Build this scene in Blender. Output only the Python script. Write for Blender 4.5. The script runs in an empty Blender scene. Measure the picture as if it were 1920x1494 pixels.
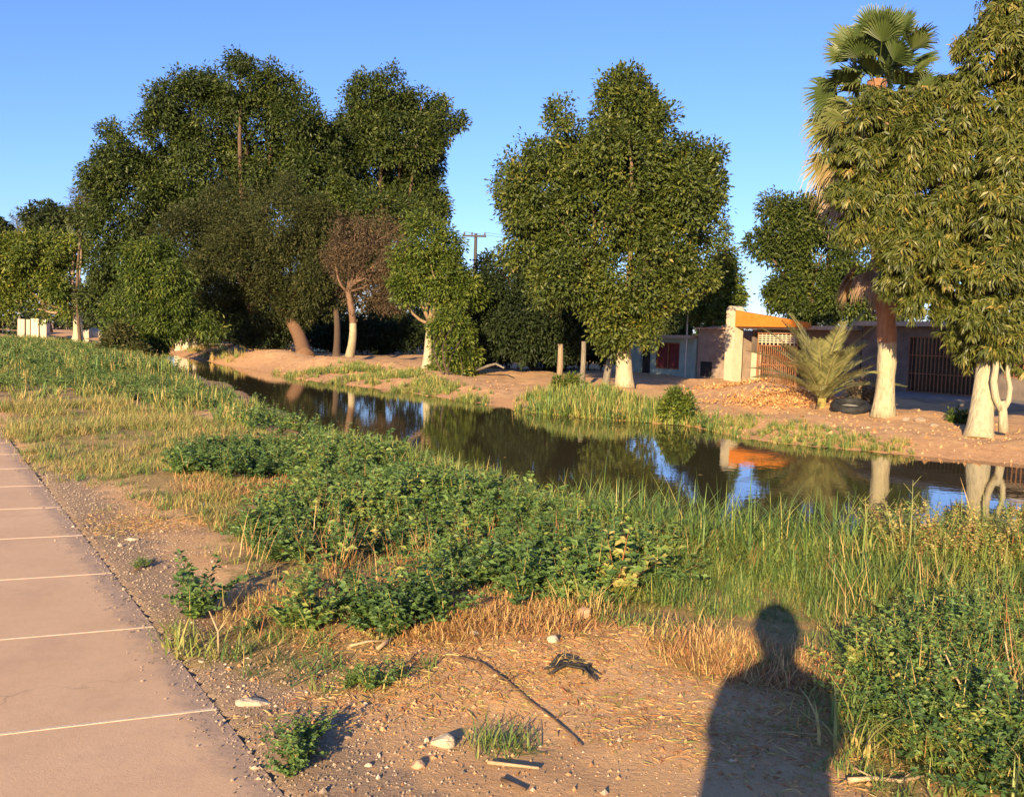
import bpy, math, random
import numpy as np
from mathutils import Vector

SC = bpy.context.scene
COL = SC.collection
rng = np.random.default_rng(7)
random.seed(7)

# ------------------------------------------------------------------ camera
F = 1750.0                      # focal length in photograph pixels (1920 wide)
PITCH = math.atan(117 / F); ROLL = math.radians(1.8); EYE = 1.6
fw = np.array([0, math.cos(PITCH), -math.sin(PITCH)])
r0 = np.array([1.0, 0, 0]); u0 = np.cross(r0, fw)
RT = math.cos(ROLL) * r0 + math.sin(ROLL) * u0
UP = -math.sin(ROLL) * r0 + math.cos(ROLL) * u0
cam = bpy.data.cameras.new('camera'); cam_o = bpy.data.objects.new('camera', cam); COL.objects.link(cam_o)
cam.sensor_width = 36; cam.sensor_fit = 'HORIZONTAL'; cam.lens = 36 * F / 1920
cam.clip_start = 0.02; cam.clip_end = 4000
from mathutils import Matrix
M = Matrix(((RT[0], UP[0], -fw[0], 0), (RT[1], UP[1], -fw[1], 0), (RT[2], UP[2], -fw[2], EYE), (0, 0, 0, 1)))
cam_o.matrix_world = M
SC.camera = cam_o

# ------------------------------------------------------------------ light
SUN_EL = math.radians(16.0); SUN_AZ = math.radians(195.75)
w = bpy.data.worlds.new('World'); SC.world = w; w.use_nodes = True
nt = w.node_tree; sky = nt.nodes.new('ShaderNodeTexSky'); sky.sky_type = 'NISHITA'; sky.sun_disc = False
sky.sun_elevation = SUN_EL; sky.sun_rotation = SUN_AZ
sky.air_density = 1.0; sky.dust_density = 0.3; sky.ozone_density = 5.5; sky.altitude = 0
tn = nt.nodes.new('ShaderNodeMix'); tn.data_type = 'RGBA'; tn.blend_type = 'MULTIPLY'; tn.inputs[0].default_value = 1; tn.inputs[7].default_value = (.84, .78, .98, 1)
nt.links.new(sky.outputs[0], tn.inputs[6]); nt.links.new(tn.outputs[2], nt.nodes['Background'].inputs[0]); nt.nodes['Background'].inputs[1].default_value = 0.106
sl = bpy.data.lights.new('sun', 'SUN'); so = bpy.data.objects.new('sun', sl); COL.objects.link(so)
sl.energy = 5.0; sl.angle = math.radians(0.5); sl.color = (1.0, 0.76, 0.43)
sdir = Vector((math.sin(SUN_AZ) * math.cos(SUN_EL), math.cos(SUN_AZ) * math.cos(SUN_EL), math.sin(SUN_EL)))
so.rotation_euler = sdir.to_track_quat('Z', 'Y').to_euler()
SC.view_settings.view_transform = 'Standard'; SC.view_settings.look = 'None'
SC.view_settings.exposure = 1.24; SC.view_settings.gamma = 1
SC.cycles.max_bounces = 6; SC.cycles.transparent_max_bounces = 8

# ------------------------------------------------------------------ pixel -> place
def ray(x, y): return RT * (x - 960) / F - UP * (y - 747) / F + fw
def P(x, y, z=0.0):
    d = ray(x, y); t = (z - EYE) / d[2]; return np.array([0, 0, EYE]) + d * t
def At(x, y, D):
    d = ray(x, y); return np.array([0, 0, EYE]) + d * (D / d[1])

# ------------------------------------------------------------------ generic helpers
def tag(o, label=None, cat=None, group=None, kind=None):
    if label: o['label'] = label
    if cat: o['category'] = cat
    if group: o['group'] = group
    if kind: o['kind'] = kind
    return o
def empty(name, loc, label, cat, group=None, rz=0):
    o = bpy.data.objects.new(name, None); COL.objects.link(o); o.location = tuple(map(float, loc)); o.rotation_euler = (0, 0, rz)
    o.empty_display_size = 0.2
    return tag(o, label, cat, group)
def link(name, me, parent=None, world=True):
    o = bpy.data.objects.new(name, me); COL.objects.link(o)
    if parent is not None:
        o.parent = parent
        if world:   # mesh data is in world coordinates: undo the parent's place
            o.matrix_parent_inverse = parent_matrix(parent).inverted()
    return o
def parent_matrix(p):
    m = Matrix.Translation(p.location) @ p.rotation_euler.to_matrix().to_4x4()
    if p.parent: m = parent_matrix(p.parent) @ p.matrix_parent_inverse @ m
    return m
def np_mesh(name, V, Fc, mat, parent=None, tint=None, smooth=False, world=True):
    V = np.asarray(V, dtype=np.float32); Fc = np.asarray(Fc, dtype=np.int32); k = Fc.shape[1]
    me = bpy.data.meshes.new(name)
    me.vertices.add(len(V)); me.vertices.foreach_set('co', V.ravel())
    me.loops.add(Fc.size); me.loops.foreach_set('vertex_index', Fc.ravel())
    me.polygons.add(len(Fc)); me.polygons.foreach_set('loop_start', np.arange(0, Fc.size, k, dtype=np.int32))
    me.polygons.foreach_set('loop_total', np.full(len(Fc), k, dtype=np.int32))
    me.polygons.foreach_set('use_smooth', np.full(len(Fc), smooth))
    if tint is not None:
        a = me.attributes.new('tint', 'FLOAT', 'POINT'); a.data.foreach_set('value', np.asarray(tint, dtype=np.float32))
    me.update(calc_edges=True)
    me.materials.append(mat)
    return link(name, me, parent, world)
class MB:
    """collects hard shapes into one mesh"""
    def __init__(s): s.v = []; s.f = []; s.m = []
    def add(s, vs, fs, m=0):
        b = len(s.v); s.v += [tuple(map(float, q)) for q in vs]; s.f += [tuple(b + i for i in q) for q in fs]; s.m += [m] * len(fs)
    def box(s, o, u, v, wv, m=0):   # origin corner and three edge vectors
        o, u, v, wv = map(np.asarray, (o, u, v, wv))
        c = [o, o + u, o + u + v, o + v]; c = c + [q + wv for q in c]
        fs = [(0, 3, 2, 1), (4, 5, 6, 7), (0, 1, 5, 4), (1, 2, 6, 5), (2, 3, 7, 6), (3, 0, 4, 7)]
        if np.dot(np.cross(u, v), wv) < 0: fs = [q[::-1] for q in fs]
        s.add(c, fs, m)
    def prism(s, pts, depth, m=0):  # closed outline (list of 3-D points) pushed along depth
        n = len(pts); d = np.asarray(depth); a = [np.asarray(q) for q in pts]
        s.add(a + [q + d for q in a], [tuple(range(n))[::-1], tuple(range(n, 2 * n))] + [(i, (i + 1) % n, n + (i + 1) % n, n + i) for i in range(n)], m)
    def tube(s, pts, rad, sides=10, m=0, cap=True, bump=0.0, seed=0):
        pts = [np.asarray(q, dtype=float) for q in pts]; n = len(pts); rr = np.random.default_rng(seed)
        ring = []; ref = None
        ph = rr.uniform(0, 6.28, 4)
        for i, q in enumerate(pts):
            t = pts[min(i + 1, n - 1)] - pts[max(i - 1, 0)]; t = t / (np.linalg.norm(t) + 1e-9)
            if ref is None: ref = np.array([1, 0, 0.]) if abs(t[0]) < .8 else np.array([0, 1, 0.])
            a = ref - t * np.dot(ref, t); a /= np.linalg.norm(a) + 1e-9; b = np.cross(t, a); ref = a
            rd = rad[i] if hasattr(rad, '__len__') else rad
            for k in range(sides):
                th = 2 * math.pi * k / sides
                rk = rd * (1 + bump * (math.sin(3 * th + ph[0] + i * .9) * .5 + math.sin(5 * th + ph[1] - i * .7) * .35 + rr.normal() * .25))
                ring.append(q + (a * math.cos(th) + b * math.sin(th)) * rk)
        fs = []
        for i in range(n - 1):
            for k in range(sides):
                k2 = (k + 1) % sides
                fs.append((i * sides + k, i * sides + k2, (i + 1) * sides + k2, (i + 1) * sides + k))
        if cap: fs += [tuple(range(sides))[::-1], tuple(range((n - 1) * sides, n * sides))]
        s.add(ring, fs, m)
    def build(s, name, mats, parent=None, smooth=False, world=True):
        me = bpy.data.meshes.new(name); me.from_pydata(s.v, [], s.f)
        for q in (mats if isinstance(mats, (list, tuple)) else [mats]): me.materials.append(q)
        me.polygons.foreach_set('material_index', s.m); me.polygons.foreach_set('use_smooth', [smooth] * len(s.f))
        me.update(); return link(name, me, parent, world)
def unit(a): return a / (np.linalg.norm(a, axis=-1, keepdims=True) + 1e-9)

# ------------------------------------------------------------------ materials
def mat_base(name):
    m = bpy.data.materials.new(name); m.use_nodes = True; t = m.node_tree
    return m, t, t.nodes['Principled BSDF'], t.nodes, t.links
def ramp(N, stops, interp='LINEAR'):
    r = N.new('ShaderNodeValToRGB'); r.color_ramp.interpolation = interp
    e = r.color_ramp.elements
    while len(e) < len(stops): e.new(0.5)
    for i, (p, c) in enumerate(stops): e[i].position = p; e[i].color = (*c, 1)
    return r
def leaf_mat(name, stops, trans=0.25, rough=0.55, spec=0.3):
    m, t, b, N, L = mat_base(name)
    a = N.new('ShaderNodeAttribute'); a.attribute_name = 'tint'
    r = ramp(N, stops); L.new(a.outputs['Fac'], r.inputs[0]); L.new(r.outputs[0], b.inputs['Base Color'])
    b.inputs['Roughness'].default_value = rough; b.inputs['Specular IOR Level'].default_value = spec
    tr = N.new('ShaderNodeBsdfTranslucent'); mx = N.new('ShaderNodeMixShader'); mx.inputs[0].default_value = trans
    L.new(r.outputs[0], tr.inputs[0]); L.new(b.outputs[0], mx.inputs[1]); L.new(tr.outputs[0], mx.inputs[2])
    L.new(mx.outputs[0], N['Material Output'].inputs[0]); return m
def noise_mat(name, c1, c2, scale=4, rough=0.85, bump=0.3, bscale=None, c3=None, detail=8, dist=0.02):
    m, t, b, N, L = mat_base(name)
    g = N.new('ShaderNodeNewGeometry'); n = N.new('ShaderNodeTexNoise'); n.inputs['Scale'].default_value = scale; n.inputs['Detail'].default_value = detail
    n.inputs['Roughness'].default_value = .65
    L.new(g.outputs['Position'], n.inputs['Vector'])
    st = [(0.32, c1), (0.68, c2)] if c3 is None else [(0.3, c1), (0.5, c2), (0.7, c3)]
    r = ramp(N, st); L.new(n.outputs[0], r.inputs[0]); L.new(r.outputs[0], b.inputs['Base Color'])
    b.inputs['Roughness'].default_value = rough; b.inputs['Specular IOR Level'].default_value = .25
    n2 = N.new('ShaderNodeTexNoise'); n2.inputs['Scale'].default_value = bscale or scale * 5; n2.inputs['Detail'].default_value = 6
    L.new(g.outputs['Position'], n2.inputs['Vector'])
    bp = N.new('ShaderNodeBump'); bp.inputs['Strength'].default_value = bump; bp.inputs['Distance'].default_value = dist
    L.new(n2.outputs[0], bp.inputs['Height']); L.new(bp.outputs[0], b.inputs['Normal'])
    return m
def plain(name, c, rough=.6, metal=0):
    m, t, b, N, L = mat_base(name); b.inputs['Base Color'].default_value = (*c, 1); b.inputs['Roughness'].default_value = rough; b.inputs['Metallic'].default_value = metal
    return m
def bark_mat(name, c1, c2, paint_z=None, paint=(.44, .38, .25), vscale=(6, 6, 1.6)):
    """bark; below paint_z (world height) it is limewashed with an uneven edge"""
    m, t, b, N, L = mat_base(name)
    g = N.new('ShaderNodeNewGeometry'); mp = N.new('ShaderNodeMapping'); mp.inputs['Scale'].default_value = vscale
    L.new(g.outputs['Position'], mp.inputs[0])
    n = N.new('ShaderNodeTexNoise'); n.inputs['Scale'].default_value = 2.5; n.inputs['Detail'].default_value = 9; n.inputs['Roughness'].default_value = .7
    L.new(mp.outputs[0], n.inputs['Vector'])
    r = ramp(N, [(.3, c1), (.7, c2)]); L.new(n.outputs[0], r.inputs[0]); out = r.outputs[0]
    if paint_z is not None:
        sx = N.new('ShaderNodeSeparateXYZ'); L.new(g.outputs['Position'], sx.inputs[0])
        n3 = N.new('ShaderNodeTexNoise'); n3.inputs['Scale'].default_value = 6; n3.inputs['Detail'].default_value = 4; L.new(g.outputs['Position'], n3.inputs['Vector'])
        ma = N.new('ShaderNodeMath'); ma.operation = 'MULTIPLY_ADD'; L.new(n3.outputs[0], ma.inputs[0]); ma.inputs[1].default_value = .25; L.new(sx.outputs[2], ma.inputs[2])
        mr = N.new('ShaderNodeMapRange'); L.new(ma.outputs[0], mr.inputs[0]); mr.inputs[1].default_value = paint_z + .09; mr.inputs[2].default_value = paint_z + .16
        mr.inputs[3].default_value = 1; mr.inputs[4].default_value = 0
        r2 = ramp(N, [(.30, tuple(q * 1.1 for q in c2)), (.38, tuple(q * .72 for q in paint)), (.52, paint), (.75, tuple(min(.8, q * 1.1) for q in paint))]); L.new(n.outputs[0], r2.inputs[0])
        mx = N.new('ShaderNodeMix'); mx.data_type = 'RGBA'; L.new(mr.outputs[0], mx.inputs[0]); L.new(out, mx.inputs[6]); L.new(r2.outputs[0], mx.inputs[7]); out = mx.outputs[2]
    L.new(out, b.inputs['Base Color']); b.inputs['Roughness'].default_value = .9; b.inputs['Specular IOR Level'].default_value = .2
    bp = N.new('ShaderNodeBump'); bp.inputs['Strength'].default_value = 1; bp.inputs['Distance'].default_value = .05
    L.new(n.outputs[0], bp.inputs['Height']); L.new(bp.outputs[0], b.inputs['Normal'])
    return m

# ------------------------------------------------------------------ terrain
WL = -0.22
CD = np.array([-0.537, 0.843])          # direction in which path and canal run away
NEAR_PX = [(1920, 1050), (1700, 1035), (1500, 1020), (1290, 1020), (1100, 965), (900, 895), (700, 840), (560, 788), (430, 722), (300, 682), (180, 652), (60, 637)]
FAR_PX = [(60, 624), (180, 638), (320, 665), (450, 688), (560, 712), (700, 728), (800, 742), (900, 758), (1050, 780), (1180, 790), (1300, 800), (1390, 822), (1480, 834), (1700, 853), (1920, 872)]
near_w = [P(x, y, WL)[:2] for x, y in NEAR_PX]; far_w = [P(x, y, WL)[:2] for x, y in FAR_PX]
poly = [near_w[0] - CD * 40] + [near_w[0] - CD * 3] + near_w + [near_w[-1] + CD * 260] + [far_w[0] + CD * 180] + far_w + [far_w[-1] - CD * 40]
poly = np.array(poly)
def in_poly(x, y, pl):
    ins = np.zeros(x.shape, bool); n = len(pl); j = n - 1
    for i in range(n):
        xi, yi = pl[i]; xj, yj = pl[j]
        c = ((yi > y) != (yj > y)) & (x < (xj - xi) * (y - yi) / ((yj - yi) if yj != yi else 1e-9) + xi)
        ins ^= c; j = i
    return ins
def dist_poly(x, y, pl):
    d = np.full(x.shape, 1e9); n = len(pl)
    for i in range(n):
        a = pl[i]; b = pl[(i + 1) % n]; ab = b - a; l2 = ab @ ab + 1e-9
        t = np.clip(((x - a[0]) * ab[0] + (y - a[1]) * ab[1]) / l2, 0, 1)
        d = np.minimum(d, np.hypot(x - a[0] - t * ab[0], y - a[1] - t * ab[1]))
    return d
PE0 = P(530, 1494)[:2]; PDIR = unit(P(0, 805)[:2] - PE0); PN = np.array([PDIR[1], -PDIR[0]])   # PN: towards the canal
def path_side(x, y): return (x - PE0[0]) * PN[0] + (y - PE0[1]) * PN[1]     # >0 on the verge side
def wav(x, y):
    s = 0
    for i, (kx, ky, ph, a) in enumerate([(.9, .5, .3, 1), (-.6, 1.1, 1.7, 1), (2.1, -1.3, 2.2, .55), (1.4, 2.6, .9, .5), (4.3, 1.9, 4, .28), (-3.1, 4.9, 5, .25), (7.9, -6.1, 1, .14), (6.3, 9.1, 2, .13), (15, 11, .4, .07), (-13, 17, 2.4, .07)]):
        s = s + a * np.sin(kx * x + ky * y + ph + .6 * np.sin(ky * x * .7 - kx * y * .6))
    return s
def gz(x, y):
    x = np.asarray(x, float); y = np.asarray(y, float)
    d = dist_poly(x, y, poly); ins = in_poly(x, y, poly)
    sd = np.where(ins, -d, d)
    farside = path_side(x, y) > 9.5
    w_ = np.where(farside, 1.6, 1.3)
    t = np.clip(sd / w_, -1, 1)
    base = np.where(t > 0, WL * (1 - (t * t * (3 - 2 * t))), WL + t * .6)
    sd2 = path_side(x, y)
    amp = np.clip(sd2 / .8, 0, 1) * .022
    amp = np.where(farside, .05 * np.clip(sd / 2, 0.1, 1), amp)
    z = base + amp * wav(x, y)
    z = z + np.where((sd2 > -.2) & (sd2 < 1.2), .010 * np.exp(-(sd2 / .3) ** 2), 0)
    z = np.where((sd2 < -.03) & (sd2 > -2.6), -.06, z)
    return z
# low earth banks on the far side
MOUNDS = []
def add_mound(px, py, rx, ry, h):
    q = P(px, py); MOUNDS.append((q[0], q[1], rx, ry, h))
add_mound(640, 690, 5.5, 1.3, .35); add_mound(720, 692, 2.5, 1.0, .3); add_mound(500, 676, 4, 1.5, .5); add_mound(420, 664, 3.5, 1.6, .45)
add_mound(1420, 745, 1.9, 1.4, .35); add_mound(1480, 758, 1.6, 1.0, .25); add_mound(780, 703, 3, 1, .15)
_gz0 = gz
def gz(x, y):
    z = _gz0(x, y)
    for mx_, my_, rx, ry, h in MOUNDS:
        u = (np.asarray(x) - mx_) * CD[0] + (np.asarray(y) - my_) * CD[1]; v = (np.asarray(x) - mx_) * CD[1] - (np.asarray(y) - my_) * CD[0]
        z = z + h * np.exp(-(u / rx) ** 2 - (v / ry) ** 2)
    return z
def graded(a, b, lo, hi, step, g):
    c = list(np.arange(a, b, step)); s = step; q = c[-1]
    while q < hi: s *= g; q += s; c.append(q)
    s = step; q = a; left = []
    while q > lo: s *= g; q -= s; left.append(q)
    return np.array(left[::-1] + c)
xs = graded(-3.5, 5, -1500, 1500, .06, 1.045); ys = graded(2.6, 8, -1500, 2500, .06, 1.03)
X, Y = np.meshgrid(xs, ys); Z = gz(X.ravel(), Y.ravel())
nx, ny = len(xs), len(ys)
V = np.stack([X.ravel(), Y.ravel(), Z], 1)
I = np.arange(nx * ny).reshape(ny, nx)
Fq = np.stack([I[:-1, :-1].ravel(), I[:-1, 1:].ravel(), I[1:, 1:].ravel(), I[1:, :-1].ravel()], 1)
# ground material: tan dirt, grey gravel beside the path, litter-covered weedy soil, red-brown damp bank
gm, t, b, N, L = mat_base('earth')
g = N.new('ShaderNodeNewGeometry')
def nz(scale, detail=8, rough=.65):
    n = N.new('ShaderNodeTexNoise'); n.inputs['Scale'].default_value = scale; n.inputs['Detail'].default_value = detail; n.inputs['Roughness'].default_value = rough
    L.new(g.outputs['Position'], n.inputs['Vector']); return n.outputs[0]
def mixc(f, a, b_):
    m = N.new('ShaderNodeMix'); m.data_type = 'RGBA'; L.new(f, m.inputs[0]); L.new(a, m.inputs[6]); L.new(b_, m.inputs[7]); return m.outputs[2]
def rmp(fac, st): r = ramp(N, st); L.new(fac, r.inputs[0]); return r.outputs[0]
def attr(nm): a = N.new('ShaderNodeAttribute'); a.attribute_name = nm; return a.outputs['Fac']
def math_(op, a, b_=None, c=None):
    m = N.new('ShaderNodeMath'); m.operation = op
    for i, q in enumerate((a, b_, c)):
        if q is None: continue
        if isinstance(q, (int, float)): m.inputs[i].default_value = q
        else: L.new(q, m.inputs[i])
    return m.outputs[0]
dirt = rmp(nz(1.3), [(.3, (.52, .28, .12)), (.5, (.70, .41, .18)), (.72, (.76, .48, .235))])
fine = rmp(nz(55, 6, .8), [(.3, (.22, .13, .075)), (.45, (.48, .30, .165)), (.62, (.56, .37, .215)), (.75, (.68, .52, .36))])
dirt = mixc(math_('MULTIPLY', nz(3), .9), dirt, fine)
grav = rmp(nz(90, 5, .85), [(.3, (.13, .085, .05)), (.45, (.34, .225, .135)), (.6, (.46, .32, .2)), (.72, (.6, .47, .34))])
litt = rmp(nz(30, 8, .8), [(.3, (.13, .10, .045)), (.45, (.30, .21, .09)), (.6, (.46, .31, .13)), (.75, (.58, .42, .2))])
soil = rmp(nz(14, 8, .7), [(.3, (.34, .17, .075)), (.5, (.50, .28, .14)), (.7, (.60, .38, .21))])
thr = lambda nm, sc_: math_('MULTIPLY_ADD', math_('SUBTRACT', nz(sc_, 6, .7), .5), 1.6, attr(nm))
c = mixc(rmp(thr('gravel', 6), [(.42, (0, 0, 0)), (.6, (1, 1, 1))]), dirt, grav)
c = mixc(rmp(thr('litter', 5), [(.4, (0, 0, 0)), (.6, (1, 1, 1))]), c, litt)
c = mixc(rmp(thr('damp', 3), [(.4, (0, 0, 0)), (.6, (1, 1, 1))]), c, soil)
L.new(c, b.inputs['Base Color']); b.inputs['Roughness'].default_value = .95; b.inputs['Specular IOR Level'].default_value = .15
bp = N.new('ShaderNodeBump'); bp.inputs['Strength'].default_value = .8; bp.inputs['Distance'].default_value = .02
hh = math_('ADD', nz(28, 8, .75), math_('MULTIPLY', nz(110, 4, .7), .35)); L.new(hh, bp.inputs['Height']); L.new(bp.outputs[0], b.inputs['Normal'])
ground = np_mesh('ground', V, Fq, gm, smooth=True); tag(ground, kind='structure')
def pxpoly(pts): return np.array([P(x, y)[:2] for x, y in pts])
LITTER = [pxpoly(q) for q in (
    [(340, 800), (600, 800), (900, 870), (1300, 1000), (1920, 1030), (2300, 1100), (2300, 1500), (1600, 1494), (1560, 1260), (1250, 1170), (860, 1130), (600, 1210), (470, 1170), (430, 1000), (280, 930), (60, 850), (0, 760), (0, 680), (300, 700)],
    [(300, 1180), (700, 1200), (800, 1270), (620, 1310), (420, 1260), (300, 1240)])]
vx, vy = V[:, 0].astype(float), V[:, 1].astype(float)
ps = path_side(vx, vy)
gravel = np.clip(1.05 - np.abs(ps - .12) / .45, 0, 1) * .85 * (vy < 11) + .18
lit = np.zeros(len(V)); 
for q in LITTER: lit = np.maximum(lit, np.clip(.5 + np.where(in_poly(vx, vy, q), 1, -1) * dist_poly(vx, vy, q) / .6, 0, 1))
lit = np.where((ps > 9.5) | (ps < -.3), .1, lit)
dmp = np.where(in_poly(vx, vy, poly), 1, np.clip(.9 - dist_poly(vx, vy, poly) / 3.2, 0, 1)); dmp = np.where(ps > 9.5, np.maximum(dmp, .45), dmp)
for nm, a in (('gravel', gravel), ('litter', lit), ('damp', dmp)):
    at = ground.data.attributes.new(nm, 'FLOAT', 'POINT'); at.data.foreach_set('value', a.astype(np.float32))

# water
wm, t, b, N, L = mat_base('canal_water')
b.inputs['Base Color'].default_value = (.05, .042, .02, 1); b.inputs['Roughness'].default_value = .02; b.inputs['IOR'].default_value = 1.6
g = N.new('ShaderNodeNewGeometry'); mp = N.new('ShaderNodeMapping'); mp.inputs['Scale'].default_value = (1, 1, 1); L.new(g.outputs['Position'], mp.inputs[0])
n = N.new('ShaderNodeTexNoise'); n.inputs['Scale'].default_value = 5; n.inputs['Detail'].default_value = 3; L.new(mp.outputs[0], n.inputs['Vector'])
bp = N.new('ShaderNodeBump'); bp.inputs['Strength'].default_value = .05; bp.inputs['Distance'].default_value = .02; L.new(n.outputs[0], bp.inputs['Height']); L.new(bp.outputs[0], b.inputs['Normal'])
mb = MB(); big = 1.4
cen = poly
mb.add([(x, y, WL) for x, y in [near_w[0] - CD * 39 , *[q - PN * 1.0 for q in near_w], near_w[-1] + CD * 250 - PN, far_w[0] + CD * 170 + PN * 2, *[q + PN * 1.0 for q in far_w], far_w[-1] - CD * 39]], [tuple(range(len(near_w) + len(far_w) + 4))[::-1]])
wo = mb.build('canal_water', wm); tag(wo, kind='structure')
if wo.data.polygons[0].normal.z < 0: wo.data.flip_normals()

# path: concrete slabs with pale joints, a real 5 cm step to the verge
pm = None
pm, t, b, N, L = mat_base('pink_concrete')
g = N.new('ShaderNodeNewGeometry')
c1 = rmp(nz(1.1, 6), [(.3, (.53, .335, .18)), (.5, (.60, .39, .22)), (.7, (.66, .44, .255))])
c2 = rmp(nz(35, 6, .8), [(.3, (.43, .25, .14)), (.5, (.58, .37, .22)), (.7, (.70, .47, .30))])
cc = mixc(math_('MULTIPLY', nz(2.3), .55), c1, c2)
at_ = attr('dust'); dd = rmp(math_('MULTIPLY_ADD', math_('SUBTRACT', nz(7, 6, .7), .5), 1.2, at_), [(.42, (0, 0, 0)), (.75, (.8, .8, .8))])
dustc = rmp(nz(60, 5, .8), [(.3, (.2, .14, .1)), (.6, (.42, .29, .2))]); cc = mixc(dd, cc, dustc)
vo = N.new('ShaderNodeTexVoronoi'); vo.feature = 'DISTANCE_TO_EDGE'; vo.inputs['Scale'].default_value = .55
wn = N.new('ShaderNodeTexNoise'); wn.inputs['Scale'].default_value = 2.2; wn.inputs['Detail'].default_value = 8; L.new(g.outputs['Position'], wn.inputs['Vector'])
vm = N.new('ShaderNodeVectorMath'); vm.operation = 'MULTIPLY_ADD'; L.new(wn.outputs['Color'], vm.inputs[0]); vm.inputs[1].default_value = (.9, .9, .9); L.new(g.outputs['Position'], vm.inputs[2]); L.new(vm.outputs[0], vo.inputs['Vector'])
crk = rmp(vo.outputs['Distance'], [(0.0, (1, 1, 1)), (.006, (0, 0, 0))]); msk = rmp(nz(.8, 3), [(.5, (0, 0, 0)), (.62, (.55, .55, .55))])
cf = N.new('ShaderNodeMix'); cf.data_type = 'RGBA'; cf.blend_type = 'MULTIPLY'; cf.inputs[0].default_value = 1; L.new(crk, cf.inputs[6]); L.new(msk, cf.inputs[7])
dk = N.new('ShaderNodeRGB'); dk.outputs[0].default_value = (.2, .12, .08, 1); cc = mixc(cf.outputs[2], cc, dk.outputs[0])
stn = rmp(nz(1.9, 9, .75), [(.52, (0, 0, 0)), (.74, (.5, .5, .5))]); d2_ = N.new('ShaderNodeRGB'); d2_.outputs[0].default_value = (.40, .25, .165, 1); cc = mixc(stn, cc, d2_.outputs[0])
L.new(cc, b.inputs['Base Color']); b.inputs['Roughness'].default_value = .85
bp = N.new('ShaderNodeBump'); bp.inputs['Strength'].default_value = .25; bp.inputs['Distance'].default_value = .01; L.new(nz(120, 4, .8), bp.inputs['Height']); L.new(bp.outputs[0], b.inputs['Normal'])
jm = noise_mat('pale_joint', (.56, .40, .28), (.66, .50, .37), 20, bump=.2)
jang = math.radians(22.5); jd = np.array([math.cos(jang), math.sin(jang)])
def edge_hit(p):      # along jd from p to the path's right edge
    s = -path_side(p[0], p[1]) / (jd @ PN); return p + jd * s
e0 = edge_hit(P(0, 1382)[:2]); e1 = edge_hit(P(0, 1203)[:2]); stp = (e1 - e0) @ PDIR
W = 2.2; mb = MB(); js = W / (jd @ PN)
for k in range(-4, 60):
    a = PE0 + PDIR * (((e0 - PE0) @ PDIR) + stp * k); bb = a + PDIR * stp
    q = [a, bb, bb - jd * js, a - jd * js]
    gap = .006
    n_ = 8
    for i in range(n_):      # split across so the dust attribute has somewhere to live
        f0, f1 = i / n_, (i + 1) / n_
        p0, p1 = a + PDIR * gap - jd * js * f0, bb - PDIR * gap - jd * js * f0
        p2, p3 = bb - PDIR * gap - jd * js * f1, a + PDIR * gap - jd * js * f1
        rag = lambda: 0
        mb.add([(*p0, .012), (*p1, .012), (*p2, .012), (*p3, .012)], [(0, 1, 2, 3)])
    mb.box((*a, -.09), (*(PDIR * stp), 0), (*(-jd * js), 0), (0, 0, .09 + .008), 0)
    o = a - PDIR * .008; wj = .014 if k % 3 else .02
    mb.box((*o, -.01), (*(PDIR * wj), 0), (*(-jd * js), 0), (0, 0, .01 + .0145), 1)
path = mb.build('path', [pm, jm]); tag(path, kind='structure')
dv = np.array([v.co[:] for v in path.data.vertices]); da = np.clip(1 - (-path_side(dv[:, 0], dv[:, 1])) / .22, 0, 1)
at = path.data.attributes.new('dust', 'FLOAT', 'POINT'); at.data.foreach_set('value', da.astype(np.float32))

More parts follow.
